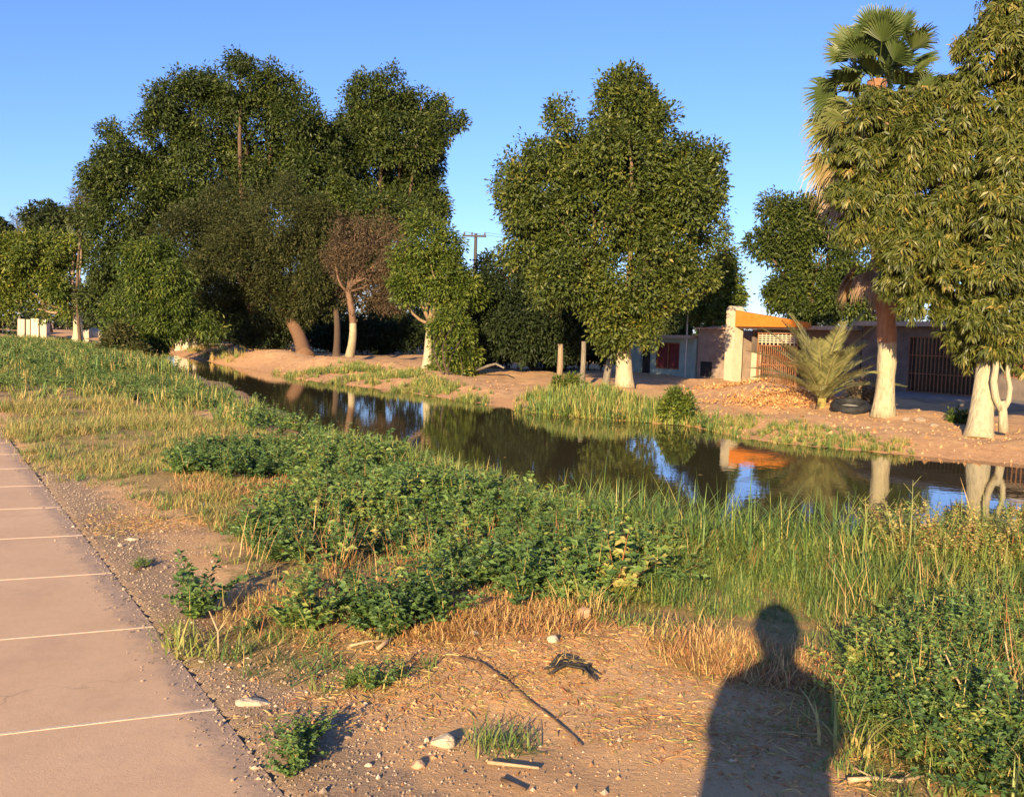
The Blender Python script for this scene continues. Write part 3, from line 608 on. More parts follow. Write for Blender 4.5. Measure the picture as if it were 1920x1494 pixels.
def frond_obj(args_list, name, parent):
    for ar in args_list:
        V_, F_, T_ = fan_frond(**ar)
        me = bpy.data.meshes.new(name); me.from_pydata([tuple(map(float, q)) for q in V_], [], [tuple(dict.fromkeys(q)) for q in F_])
        a = me.attributes.new('tint', 'FLOAT', 'POINT'); a.data.foreach_set('value', np.array(T_, dtype=np.float32)); me.materials.append(G_PALM); me.update()
        link(name, me, parent)
fl = []
for i in range(105):
    t_ = i / 104; az = i * 2.39996 + .4; el = math.radians(84 - 156 * t_ ** .9)
    o = top + np.array([0, 0, .15 - 1.5 * t_]) ; dd = (math.cos(az) * math.cos(el), math.sin(az) * math.cos(el), math.sin(el))
    tn = .24 + .18 * rng.random() if t_ < .4 else (.36 + .55 * (t_ - .4) * 1.65 + rng.normal() * .05)
    fl.append(dict(origin=o, direction=dd, L=(.45 if i % 3 == 0 else .8) + .35 * rng.random(), R_=.8 + .15 * rng.random(), tint=float(np.clip(tn, .1, .95)), droop=.2 + .5 * t_, roll=rng.normal() * .9))
frond_obj(fl, 'frond', pr)
fl = []
for i in range(12):
    az = 2.6 + i * .42; o = At(1642, 475 + 5 * (i % 4), DP) + np.array([math.cos(az), math.sin(az), 0]) * .2; left = math.cos(az) < 0.2
    fl.append(dict(origin=o, direction=(math.cos(az) * (.6 if left else .3), math.sin(az) * .45, -.75), L=.28 + .12 * (i % 3), R_=.68, tint=.88 + .1 * rng.random(), droop=.6, nb=22, spread=1.5, roll=rng.normal() * .4))
for i in range(9):
    az = 2.2 + i * .35; o = At(1632, 270 + 12 * i, DP); fl.append(dict(origin=o, direction=(math.cos(az) * .8, math.sin(az) * .5, -.8), L=.5, R_=.8, tint=.75 + .2 * rng.random(), droop=.6, nb=22, spread=1.5, roll=rng.normal() * .4))
frond_obj(fl, 'dead_frond', pr)
# young date palm
dp = P(1540, 768); dp[2] = float(gz(dp[0], dp[1]))
dr_ = empty('date_palm', dp, 'young feathery palm growing from the bank in front of the gate', 'palm')
G_DATE = leaf_mat('grey_green_leaflets', [(0, (.12, .13, .05)), (.5, (.24, .24, .09)), (1, (.4, .34, .14))], .25, .5)
mb = MB()
for i in range(9):
    az = i * .7; mb.tube([dp + np.array([0, 0, -.05]), dp + np.array([math.cos(az) * .1, math.sin(az) * .1, .35])], [.09, .03], 8, seed=i)
mb.build('stem', noise_mat('palm_boot', (.2, .17, .05), (.4, .32, .1), 9), dr_)
for i in range(30):
    az = i * 2.4; el = math.radians(86 - 52 * (i / 30)); Lf = 2.6 * rng.uniform(.78, 1.02) * (1 - .1 * i / 30); pv = []; h = np.array([math.cos(az), math.sin(az), 0])
    n = 14
    for k in range(n + 1):
        s = k / n; pv.append(dp + h * (math.cos(el) * s * Lf + .28 * s * s * Lf) + np.array([0, 0, .15 + math.sin(el) * s * Lf - .30 * s * s * Lf * (.5 + i / 30)]))
    pv = np.array(pv); V_ = []; F_ = []; T_ = []
    Cc = []; Dd = []; Nn = []
    for k in range(3, 4 * n):
        s = k / (4 * n) * n; a = pv[int(s)] * (1 - s % 1) + pv[min(n, int(s) + 1)] * (s % 1); tg = unit(pv[min(n, int(s) + 1)] - pv[int(s)]); sd = unit(np.cross(tg, [0, 0, 1.0]) + 1e-5)
        for sg in (-1, 1): Cc.append(a); Dd.append(tg * .75 + sd * sg + np.array([0, 0, .25])); Nn.append(np.cross(sd * sg, tg) + rng.normal(size=3) * .2)
    Cc, Dd, Nn = map(np.array, (Cc, Dd, Nn)); q = np.arange(len(Cc)) / len(Cc); ll = .42 * np.sin(np.pi * (.15 + .75 * q)) * rng.uniform(.8, 1.1, len(Cc))
    Vl, Fl, Tl = leaves(Cc, Dd, Nn, ll, .026, np.clip(rng.uniform(.2, .8, len(Cc)), 0, 1))
    # midrib
    b0 = len(Vl); sdv = unit(np.cross(pv[1] - pv[0], [0, 0, 1.0]) + 1e-5) * .014; rib = np.concatenate([pv - sdv, pv + sdv]); Fr = np.array([(b0 + k, b0 + k + 1, b0 + n + 1 + k + 1, b0 + n + 1 + k) for k in range(n)])
    np_mesh('frond', np.concatenate([Vl, rib]), np.concatenate([Fl, Fr]), G_DATE, dr_, np.concatenate([Tl, np.full(len(rib), .9)]))

# ------------------------------------------------------------------ houses on the far bank
def rowpt(px, off=0.0, z=0.0):    # facade line of the house row, off = metres behind it
    q = P(px, 594 + .0795 * (px + 157)); d = np.array([-(-CD[1]), -CD[0]]) ; bk = np.array([CD[1], -CD[0]]); 
    return np.array([q[0] + bk[0] * off, q[1] + bk[1] * off, z])
BK = np.array([CD[1], -CD[0], 0.0])   # away from the canal
if BK @ np.array([1, 0, 0]) < 0: BK = -BK
def zat(px, py, q): return float(At(px, py, q[1])[2])
UPV = np.array([0, 0, 1.0])
def wallseg(mb, a, b_, z0, z1, th=.2, m=0):
    a = np.array([a[0], a[1], z0]); b_ = np.array([b_[0], b_[1], z0]); mb.box(a, b_ - a, BK * th, UPV * (z1 - z0), m)
def wall_with_holes(mb, a, b_, z0, z1, holes, th=.2, m=0):
    """holes: (s0, s1, h0, h1) in metres along the wall and up"""
    a = np.array([a[0], a[1], 0.0]); b_ = np.array([b_[0], b_[1], 0.0]); L_ = np.linalg.norm(b_ - a); u = (b_ - a) / L_; s = 0
    for s0, s1, h0, h1 in sorted(holes):
        if s0 > s: mb.box(a + u * s + UPV * z0, u * (s0 - s), BK * th, UPV * (z1 - z0), m)
        if h0 > z0: mb.box(a + u * s0 + UPV * z0, u * (s1 - s0), BK * th, UPV * (h0 - z0), m)
        if h1 < z1: mb.box(a + u * s0 + UPV * h1, u * (s1 - s0), BK * th, UPV * (z1 - h1), m)
        s = s1
    if s < L_: mb.box(a + u * s + UPV * z0, u * (L_ - s), BK * th, UPV * (z1 - z0), m)
M_BRICK = noise_mat('old_plaster_brick', (.22, .16, .12), (.36, .27, .21), 3, bump=.5)
M_TEAL = noise_mat('teal_paint', (.22, .30, .27), (.33, .41, .36), 2, bump=.2)
M_CREAM = noise_mat('cream_paint', (.42, .36, .26), (.52, .45, .33), 3, bump=.2)
M_ORANGE = noise_mat('orange_paint', (.50, .15, .02), (.62, .20, .03), 3, bump=.15)
M_GREYW = noise_mat('shade_toned_grey_plaster', (.10, .08, .07), (.19, .15, .125), 2, bump=.3)  # tree shade on the house walls is put into this darker colour
M_DARK = plain('dark_interior', (.02, .017, .015), .9)
M_RED = noise_mat('dark_red_curtain', (.10, .02, .02), (.2, .045, .04), 5)
M_RUST = noise_mat('rusty_iron', (.16, .07, .035), (.34, .16, .08), 12, bump=.2)
M_CREAMIRON = noise_mat('cream_iron', (.5, .42, .3), (.62, .54, .4), 12)
M_ROOF = noise_mat('cement_roof', (.3, .24, .19), (.42, .34, .27), 4)
# --- teal house
a, b_ = rowpt(1175), rowpt(1303)
L_ = np.linalg.norm(b_ - a); u = (b_ - a) / L_
h1 = zat(1260, 634, rowpt(1260))
root = empty('house', a, 'low teal walled house with dark red window, partly behind the tall round tree', 'house')
s_of = lambda px: float(np.dot(rowpt(px) - a, u))
mb = MB(); w0, w1 = s_of(1228), s_of(1272); wz0, wz1 = zat(1250, 692, rowpt(1250)), zat(1250, 642, rowpt(1250)); d0, d1 = s_of(1200), s_of(1218)
wall_with_holes(mb, a, b_, -.2, h1, [(d0, d1, 0, 1.95), (w0, w1, wz0, wz1)])
mb.box(a + BK * .2 - UPV * .2, BK * 4.5, u * .2, UPV * (h1 + .2)); mb.box(b_ - u * .2 + BK * .2 - UPV * .2, BK * 4.5, u * .2, UPV * (h1 + .2))
mb.build('wall', M_TEAL, root)
mb = MB(); mb.box(a - u * .15 - BK * .35 + UPV * h1, u * (L_ + .1), BK * 5.3, UPV * .14); mb.build('roof', M_ROOF, root)
mb = MB(); mb.box(a + u * d0 + BK * .12, u * (d1 - d0), BK * .05, UPV * 1.95); mb.build('door', M_DARK, root)
win = empty('window', a + u * w0 + UPV * wz0, None, None); win.parent = root; win.matrix_parent_inverse = parent_matrix(root).inverted()
mb = MB(); fw_ = .06
for (o, e1, e2) in [(0, w1 - w0, .06)]:
    mb.box(a + u * w0 + UPV * wz0 + BK * .03, u * (w1 - w0), BK * .06, UPV * .06); mb.box(a + u * w0 + UPV * (wz1 - .06) + BK * .03, u * (w1 - w0), BK * .06, UPV * .06)
    for k in range(3): mb.box(a + u * (w0 + (w1 - w0 - .06) * k / 2) + UPV * (wz0 + .06) + BK * .03, u * .06, BK * .06, UPV * (wz1 - wz0 - .12))
mb.build('frame', M_RUST, win)
mb = MB(); mb.box(a + u * w0 + UPV * wz0 + BK * .12, u * (w1 - w0), BK * .03, UPV * (wz1 - wz0)); mb.build('pane', M_RED, win)
mb = MB(); mb.box(a + u * s_of(1283) - BK * .02 - UPV * .1, u * (s_of(1303) - s_of(1283) - .01), BK * .015, UPV * (zat(1290, 655, rowpt(1290)) + .1)); mb.build('panel', M_TEAL, root)
# --- brick house next to it
a2, b2 = rowpt(1306), rowpt(1377); L2 = np.linalg.norm(b2 - a2); u2 = (b2 - a2) / L2; h2 = zat(1345, 618, rowpt(1345))
root = empty('house', a2, 'low grey brown brick walled house between the teal wall and the white pillar', 'house')
mb = MB(); wallseg(mb, a2, b2, -.2, h2); mb.box(a2 + BK * .2 - UPV * .2, BK * 5, u2 * .2, UPV * (h2 + .2)); mb.box(b2 - u2 * .2 + BK * .2 - UPV * .2, BK * 5, u2 * .2, UPV * (h2 + .2)); mb.build('wall', M_BRICK, root)
mb = MB()
for k in range(14): mb.box(a2 + u2 * (L2 * k / 14) - BK * .18 + UPV * (h2 + .02 * math.sin(k * 2.1)), u2 * (L2 / 14 - .02), BK * 1.2 + UPV * .22, UPV * .07)
mb.box(a2 + BK * 1.05 + UPV * (h2 + .2), u2 * L2, BK * 4.2, UPV * .1)
mb.build('roof', noise_mat('clay_tiles', (.36, .2, .12), (.55, .36, .24), 6), root)
mb = MB(); q = a2 + u2 * .12 - BK * .02
mb.box(q + UPV * (h2 + .06) + BK * .3, u2 * .5, BK * .4, UPV * .5); mb.build('chimney', noise_mat('sun_toned_block', (.42, .3, .2), (.55, .42, .3), 6), root)  # sunlit tone is put into the block's colour
mb = MB(); mb.box(a2 + u2 * .25 - BK * .04 + UPV * .15, u2 * .65, BK * .035, UPV * .62); mb.build('meter_box', M_DARK, root)
# antenna pole
q = rowpt(1294, -.3)
mb = MB(); mb.tube([q - UPV * .1, q + UPV * (zat(1294, 590, q))], .035, 8); tag(mb.build('antenna_pole', plain('galvanised', (.5, .48, .45), .5, .6)), 'thin pale pole rising in front of the corner of the teal walled house', 'pole')
# --- orange fascia house
a3, b3 = rowpt(1380), rowpt(1600); L3 = np.linalg.norm(b3 - a3); u3 = (b3 - a3) / L3
s3 = lambda px: float(np.dot(rowpt(px) - a3, u3))
root = empty('house', a3, 'house with sloping orange fascia, cream pillar and barred gate', 'house')
mb = MB(); pw = s3(1396); ph = zat(1388, 583, rowpt(1388))
mb.box(a3 - BK * .72 - UPV * .2, u3 * pw, BK * .5, UPV * (ph + .2))
mb.tube([a3 - BK * .74 + u3 * (pw / 2) + UPV * (ph - .05), a3 - BK * .2 + u3 * (pw / 2) + UPV * (ph - .05)], pw * .5, 12)
mb.build('pillar', M_CREAM, root)
zb, zt = zat(1400, 613, rowpt(1400)), zat(1400, 583, rowpt(1400)); sR = s3(1532); zr = zat(1532, 606, rowpt(1532)); zbr = zat(1532, 628, rowpt(1532))
mb = MB(); o = a3 - BK * .7 + u3 * (pw + .01)
mb.prism([o + UPV * zb, o + u3 * (sR - pw) + UPV * zb, o + u3 * (sR - pw) + UPV * zr, o + UPV * zt], BK * .18)
mb.build('fascia', M_ORANGE, root)
mb = MB(); mb.box(a3 - BK * .5 + u3 * pw + UPV * (zb - .08), u3 * (L3 - pw), BK * 6, UPV * .14); mb.build('roof', M_ROOF, root)
mb = MB(); g0, g1 = s3(1401), s3(1500); wall_with_holes(mb, a3 + u3 * pw + BK * .3, b3 + BK * .3, -.2, zb - .09, [(g0 - pw, g1 - pw, -.2, zb - .2)])
mb.box(b3 + BK * .5 - UPV * .2 - u3 * .2, BK * 5, u3 * .2, UPV * (zb + .1)); mb.box(a3 + BK * 4 - UPV * .2, u3 * L3, BK * .2, UPV * (zb + .1)); mb.build('wall', M_GREYW, root)
gt = empty('gate', a3 + u3 * s3(1423), None, None); gt.parent = root; gt.matrix_parent_inverse = parent_matrix(root).inverted()
gz0, gz1 = .02, zb - .22; s_a, s_b = s3(1423), s3(1498); o = a3 - BK * .2
mb = MB()
for s in (s_a, s_b - .05): mb.box(o + u3 * s + UPV * gz0, u3 * .05, BK * .05, UPV * (gz1 - gz0))
for z_ in (gz0, gz0 + .75, gz0 + 1.5, gz1 - .05): mb.box(o + u3 * (s_a + .05) + UPV * z_, u3 * (s_b - s_a - .1), BK * .05, UPV * .045)
mb.build('frame', M_RUST, gt)
mb = MB(); nb = 20
for k in range(1, nb): mb.box(o + u3 * (s_a + (s_b - s_a) * k / nb) + BK * .012 + UPV * (gz0 + .04), u3 * .03, BK * .022, UPV * (1.5 - .04))
mb.build('bars', M_RUST, gt)
mb = MB(); nb = 10
for k in range(1, nb): mb.box(o + u3 * (s_a + (s_b - s_a) * k / nb) + BK * .012 + UPV * (gz0 + 1.55), u3 * .045, BK * .022, UPV * (gz1 - gz0 - 1.6))
for k in range(1, 5): mb.box(o + u3 * (s_a + .05) - BK * .012 + UPV * (gz0 + 1.55 + (gz1 - gz0 - 1.6) * k / 5), u3 * (s_b - s_a - .1), BK * .02, UPV * .04)
mb.build('grille', M_CREAMIRON, gt)
mb = MB(); mb.box(a3 + u3 * s3(1403) + BK * .1, u3 * (s3(1420) - s3(1403)), BK * .04, UPV * 1.25); mb.build('panel', M_CREAM, root)
# --- grey house behind the palm and the right tree
a4, b4 = rowpt(1612), rowpt(2120); L4 = np.linalg.norm(b4 - a4); u4 = (b4 - a4) / L4; s4 = lambda px: float(np.dot(rowpt(px) - a4, u4)); h4 = zat(1700, 612, rowpt(1700))
root = empty('house', a4, 'long shaded grey house with barred window behind the palm and the right tree', 'house')
mb = MB(); x0, x1 = s4(1700), s4(1850); y0, y1 = s4(1880), s4(1960); wall_with_holes(mb, a4, b4, -.2, h4, [(x0, x1, .15, 2.0), (y0, y1, .8, 2.0)])
mb.box(a4 + BK * .2 - UPV * .2, BK * 6, u4 * .2, UPV * (h4 + .2)); mb.box(a4 + BK * 5 - UPV * .2 + u4 * .21, u4 * (L4 - .3), BK * .2, UPV * (h4 + .2)); mb.build('wall', M_GREYW, root)
mb = MB(); mb.box(a4 - BK * .5 + UPV * h4 - u4 * .1, u4 * (L4 + .1), BK * 6.8, UPV * .16); mb.build('roof', M_ROOF, root)
for (p0, p1, zz0, zz1) in ((x0, x1, .15, 2.0), (y0, y1, .8, 2.0)):
    win = empty('window', a4 + u4 * p0 + UPV * zz0, None, None); win.parent = root; win.matrix_parent_inverse = parent_matrix(root).inverted()
    mb = MB(); nbar = max(6, int((p1 - p0) / .14))
    for k in range(nbar + 1): mb.box(a4 + u4 * (p0 + (p1 - p0 - .025) * k / nbar) - BK * .03 + UPV * zz0, u4 * .025, BK * .02, UPV * (zz1 - zz0))
    for k in range(4): mb.box(a4 + u4 * p0 - BK * .008 + UPV * (zz0 + (zz1 - zz0 - .03) * k / 3), u4 * (p1 - p0), BK * .02, UPV * .03)
    mb.build('bars', M_RUST, win)
    mb = MB(); mb.box(a4 + u4 * p0 + BK * .14 + UPV * zz0, u4 * (p1 - p0), BK * .03, UPV * (zz1 - zz0)); mb.build('pane', plain('dark_glass', (.03, .02, .018), .15), win)
# pavement before it
mb = MB(); mb.box(a4 - BK * 3.2 - UPV * .2, u4 * L4, BK * 3.19, UPV * .34); tag(mb.build('pavement', noise_mat('grey_cement', (.20, .17, .145), (.28, .245, .21), 3)), kind='structure')

# ------------------------------------------------------------------ low walls, posts, blocks far left
M_WHITE = noise_mat('whitewash', (.38, .32, .24), (.5, .43, .33), 4)
def block(name, label, cat, px0, px1, ytop, ybot, D, depth=.3, mat=None, group=None, jag=0.0):
    q0, q1 = At(px0, ybot, D), At(px1, ybot, D); zt_ = At(px0, ytop, D)[2]; q0[2] = q1[2] = min(q0[2], float(gz(q0[0], q0[1]))) - .1
    mb = MB(); n = 6; e = (q1 - q0); pts = [q0, q1] + [q0 + e * (1 - k / n) + UPV * (zt_ - q0[2] + jag * math.sin(k * 2.3 + px0)) for k in range(n + 1)]
    mb.prism(pts, np.array([0, depth, 0])); return tag(mb.build(name, mat or M_WHITE), label, cat, group)
block('wall_piece', 'leftmost low sunlit white wall piece across the water', 'wall', 33, 46, 598, 618, 128, 1.0)
block('wall_piece', 'second low sunlit white wall piece from the left across the water', 'wall', 49, 56, 599, 618, 128, 1.0)
block('wall_piece', 'third sunlit low wall piece, slightly orange, across the water', 'wall', 58, 72, 597, 618, 128, 1.0, noise_mat('cream_wall', (.6, .45, .3), (.7, .56, .4), 2))
block('wall_piece', 'fourth low white wall piece, nearest to the forked pale trunk', 'wall', 75, 87, 600, 620, 128, 1.0, jag=.15)
block('wall_piece', 'low white wall left of the white post under the left trees', 'wall', 327, 353, 632, 652, 62, .25, jag=.04)
q = At(366, 655, 60); q[2] = -.1
mb = MB(); mb.tube([q, q + UPV * (At(366, 625, 60)[2] + .1)], [.16, .15], 12); tag(mb.build('post', M_WHITE, smooth=False), 'short thick white post under the left trees beside the water', 'post')
mb = MB(); q0, q1 = At(366, 645, 60.4), At(420, 645, 60.4); mb.tube([q0, q1], .05, 8); tag(mb.build('rail', B_GREY), 'thin horizontal grey rail running right from the white post', 'rail')
block('wall', 'pale green low wall piece glowing between leaning trunk and dry tree', 'wall', 588, 612, 624, 642, 70, .3, noise_mat('pale_green_paint', (.45, .55, .38), (.58, .68, .48), 2))
for px, yt, yb, D_, rr_, lab in [(1049, 645, 690, 33, .1, 'short pale trunk stump in the shade, left of the slim grey post'), (1092, 640, 695, 32, .09, 'slim grey white post in the shade left of the whitewashed round tree trunk'), (1137, 672, 700, 31.5, .12, 'small pale stump leaning near the whitewashed trunk of the round tree')]:
    q = At(px, yb, D_); q[2] = float(gz(q[0], q[1])) - .05
    mb = MB(); mb.tube([q, q + UPV * ((At(px, yt, D_)[2] - q[2]) * .5) + np.array([.02, 0, 0]), np.array([q[0] + (.12 if px == 1137 else .01), q[1], At(px, yt, D_)[2]])], [rr_ * 1.2, rr_, rr_ * .9], 10, bump=.08, seed=px)
    tag(mb.build('post' if px == 1092 else 'stump', B_GREY if px != 1049 else bark_mat('pale_wood', (.2, .15, .1), (.36, .27, .18)), smooth=True), lab, 'post' if px == 1092 else 'stump')
def rock_mesh(name, c_, r_, mat, seed, parent=None, flat=.7, sub=3):
    import bmesh
    bm = bmesh.new(); bmesh.ops.create_icosphere(bm, subdivisions=sub, radius=1); rr = np.random.default_rng(seed); pl = unit(rr.normal(size=(9, 3))); off = rr.uniform(.55, .9, 9)
    for v in bm.verts:
        p_ = np.array(v.co)
        for d_, o_ in zip(pl, off):
            h = p_ @ d_
            if h > o_: p_ = p_ - d_ * (h - o_)
        p_ = p_ * (1 + .04 * math.sin(7 * p_[0] + seed) * math.sin(6 * p_[1]) + rr.normal() * .012)
        v.co = p_ * np.array(r_) * np.array([1, 1, flat]) + np.array(c_)
    me = bpy.data.meshes.new(name); bm.to_mesh(me); bm.free(); me.materials.append(mat)
    return link(name, me, parent)
M_STONE = noise_mat('pale_stone', (.42, .34, .25), (.66, .57, .45), 14, bump=.5)
for (px, py, w_, lab) in [(158, 625, .9, 'white boulder right beside the forked pale trunk at the far left'), (174, 624, 1.3, 'larger white slanting boulder, second right of the forked pale trunk')]:
    q = At(px, py, 108); q[2] = .2; tag(rock_mesh('boulder', q, (w_, w_ * .7, w_ * .9), M_WHITE, px), lab, 'boulder')
# leaning dead branch on the bank
q0, q1, q2 = P(888, 702), At(915, 686, 37), At(945, 690, 36)
mb = MB(); mb.tube([q0 + UPV * .1, q1, q1 * .5 + q2 * .5 + UPV * .12, q2], [.06, .055, .045, .03], 8, bump=.1, seed=9); tag(mb.build('fallen_branch', B_GREY, smooth=True), 'bare grey branch lying on the bank right of the vine covered bush', 'branch')

# utility pole with wires
D_ = 72; q = At(886, 660, D_); q[2] = -.1; zt_ = At(886, 438, D_)[2]
up_ = empty('utility_pole', (q[0], q[1], 0), 'dark utility pole with crossarm seen against the sky between the two tree groups', 'pole')
mb = MB(); mb.tube([q, np.array([q[0], q[1], zt_])], [.17, .12], 10); mb.build('pole', plain('dark_wood', (.06, .05, .045), .8), up_)
za = At(886, 443, D_)[2]; mb = MB(); l_, r_ = At(868, 442, D_), At(912, 444, D_); mb.box((l_[0], q[1] - .2, za - .07), (r_[0] - l_[0], 0, 0), (0, .1, 0), (0, 0, .14)); mb.build('crossarm', plain('dark_arm', (.06, .05, .045), .8), up_)
for x in (l_[0] + .12, l_[0] + .7, r_[0] - .12):
    mb = MB(); mb.tube([(x, q[1] - .15, za + .07), (x, q[1] - .15, za + .2), (x, q[1] - .15, za + .3)], [.05, .07, .03], 8); mb.build('insulator', plain('insulator', (.12, .09, .08), .4), up_)
far2 = At(1700, 446, 62)
for k, x in enumerate((l_[0] + .12, r_[0] - .12)):
    p0 = np.array([x, q[1] - .15, za + .3]); p1 = np.array([far2[0], far2[1], far2[2] + .25 * k]); pts = [p0 * (1 - t / 16) + p1 * (t / 16) - UPV * 1.1 * 4 * (t / 16) * (1 - t / 16) for t in range(17)]
    mb = MB(); mb.tube(pts, .012, 6); tag(mb.build('power_line', M_DARK), 'upper thin wire crossing the sky right of the round tree' if k else 'lower thin wire crossing the sky right of the round tree', 'wire')

# ------------------------------------------------------------------ ground vegetation
# tint scale: 0 dark green .25 green .45 fresh green .6 yellow green .78 straw 1 red brown
G_WEED = leaf_mat('weed_leaves', [(0, (.05, .095, .03)), (.2, (.09, .165, .045)), (.4, (.165, .25, .06)), (.58, (.32, .32, .08)), (.78, (.66, .45, .18)), (1, (.46, .19, .08))], .28, .5, .35)
def blades(bx, by, bz, L_, az, lean, wd, droop, tint):
    n = len(bx); h = np.stack([np.cos(az), np.sin(az), np.zeros(n)], 1); s = np.stack([-np.sin(az), np.cos(az), np.zeros(n)], 1)
    base = np.stack([bx, by, bz], 1); V = []
    for t_, wf in ((0, 1), (.35, .95), (.7, .6), (1, .08)):
        hd = np.sin(lean) * L_ * t_ + droop * L_ * t_ * t_ * .6; vz = np.cos(lean) * L_ * t_ - droop * L_ * t_ * t_ * .45
        c_ = base + h * hd[:, None]; c_[:, 2] += np.maximum(vz, .01)
        V += [c_ - s * (wd * wf * .5)[:, None], c_ + s * (wd * wf * .5)[:, None]]
    V = np.stack(V, 1).reshape(-1, 3); k = np.arange(n)[:, None] * 8
    Fc = np.concatenate([k + np.array([[0, 1, 3, 2]]), k + np.array([[2, 3, 5, 4]]), k + np.array([[4, 5, 7, 6]])], 0)
    return V, Fc, np.repeat(tint, 8)
def merge(parts):
    V, Fc, T = [], [], []; o = 0
    for v, f, t_ in parts: V.append(v); Fc.append(f + o); T.append(t_); o += len(v)
    return np.concatenate(V), np.concatenate(Fc), np.concatenate(T)
def weed_var(seed, stems=9, L_=.3, leaf=.052, per=12, low=.0):
    """bushy annual weed: arching stems with small oval leaves in whorls"""
    r_ = np.random.default_rng(seed); C, D_, Nn, ll = [], [], [], []; st = []
    for i in range(stems):
        az = r_.uniform(0, 6.28); le = r_.uniform(.25, 1.2); l_ = L_ * r_.uniform(.6, 1.15); prev = np.zeros(3)
        for k in range(1, per + 1):
            s = k / per; p_ = np.array([math.cos(az) * math.sin(le) * l_ * s, math.sin(az) * math.sin(le) * l_ * s, math.cos(le) * l_ * s + .02 - .05 * s * s])
            for j in range(3):
                a2_ = r_.uniform(0, 6.28); C.append(p_ + r_.normal(size=3) * .008); D_.append([math.cos(a2_), math.sin(a2_), r_.uniform(-.1, .7)]); Nn.append([r_.normal() * .8, r_.normal() * .8 - .25, 1]); ll.append(leaf * r_.uniform(.6, 1.3) * (1 - .35 * s))
        d_ = np.array([math.cos(az) * math.sin(le), math.sin(az) * math.sin(le), math.cos(le)]); st.append((np.zeros(3), d_, l_))
    C, D_, Nn, ll = map(np.array, (C, D_, Nn, ll))
    V, Fc, T = leaves(C, D_, Nn, ll, ll * .58, r_.uniform(.05, .38, len(C)))
    sd = np.array([q[1] for q in st]); v2, f2, t2 = leaves(np.zeros((len(st), 3)), sd, np.tile([0, 0, 1.0], (len(st), 1)) + .1, np.array([q[2] for q in st]), .006, np.full(len(st), .7))
    return merge([(V, Fc, T), (v2, f2, t2)])
def grass_var(seed, n=36, L_=.32, w=.009, tint=(.3, .65), lean=.5, droop=.5, spread=.07):
    r_ = np.random.default_rng(seed)
    return blades(r_.normal(size=n) * spread, r_.normal(size=n) * spread, np.full(n, -.01), L_ * r_.uniform(.45, 1.15, n), r_.uniform(0, 6.28, n), np.abs(r_.normal(size=n)) * lean, w * r_.uniform(.6, 1.3, n), droop * r_.uniform(.1, 1.3, n), r_.uniform(*tint, n))
def scatter(name, vars_, pts, scale, tshift, label, cat, mat=None, parent=None, zoff=0.0, kind='stuff', sz=None):
    """pts (n,2) on the ground; every plant a turned and scaled copy, all in one mesh"""
    if kind:
        hs = np.exp(-(((pts[:, 0] - 1.55) / .55) ** 2 + ((pts[:, 1] - 5.7) / .85) ** 2) ** 2); scale = scale * (1 - .55 * hs)
    n = len(pts); z = gz(pts[:, 0], pts[:, 1]) + zoff; V, Fc, T = [], [], []; off = 0; vi = rng.integers(0, len(vars_), n)
    for k, (v, f, t_) in enumerate(vars_):
        ii = np.where(vi == k)[0]
        if not len(ii): continue
        a = rng.uniform(0, 6.28, len(ii)); ca, sa = np.cos(a)[:, None], np.sin(a)[:, None]; s = scale[ii][:, None]
        hx = s * (sz[ii][:, None] if sz is not None else 1)
        x = (v[None, :, 0] * ca - v[None, :, 1] * sa) * s + pts[ii, 0][:, None]; y = (v[None, :, 0] * sa + v[None, :, 1] * ca) * s + pts[ii, 1][:, None]; zz = v[None, :, 2] * hx + z[ii][:, None]
        V.append(np.stack([x, y, zz], 2).reshape(-1, 3)); m_ = len(ii)
        Fc.append((f[None] + (np.arange(m_) * len(v))[:, None, None]).reshape(-1, f.shape[1]) + off); off += m_ * len(v)
        T.append(np.clip(t_[None] + tshift[ii][:, None], 0, 1).ravel())
    o = np_mesh(name, np.concatenate(V), np.concatenate(Fc), mat or G_WEED, parent, np.concatenate(T))
    if kind: tag(o, label, cat, kind=kind)
    return o
def sample(pl, n, soft=0.25, clump=0.0, avoid=True, edge=.02):
    """n points in a world polygon, optionally clumped, never on path or water"""
    lo, hi = pl.min(0) - soft, pl.max(0) + soft; out = []; tot = 0; it = 0
    while tot < n and it < 400:
        it += 1; q = rng.uniform(lo, hi, (4000, 2)); k = in_poly(q[:, 0] + rng.normal(size=4000) * soft * .5, q[:, 1] + rng.normal(size=4000) * soft * .5, pl)
        if clump: 
            v = wav(q[:, 0] * 1.3 + 5, q[:, 1] * 1.3 - 3) * .35 + .5; k &= rng.random(4000) > clump * np.clip(1 - v, 0, 1)
        if avoid: k &= (path_side(q[:, 0], q[:, 1]) > edge)
        q = q[k]; q = q[~in_poly(q[:, 0], q[:, 1], poly)]; out.append(q); tot += len(q)
    return np.concatenate(out)[:n]
WV = [weed_var(i) for i in range(6)]; WVF = [weed_var(20 + i, stems=7, L_=.42, leaf=.075, per=7) for i in range(4)]
GV = [grass_var(40 + i, 30, .44, .014, (.3, .62), .75, .8, .09) for i in range(7)]
GVF = [grass_var(50 + i, 20, .5, .03, (.3, .7), .6) for i in range(4)]
DV = [grass_var(60 + i, 30, .15, .006, (.45, .85), 1.1, .8, .07) for i in range(5)]
RV = [grass_var(80 + i, 44, .115, .006, (.72, 1.0), 1.6, .9, .10) for i in range(4)]
SV = [grass_var(70 + i, 26, .15, .008, (.25, .55), .9, .6, .05) for i in range(4)]
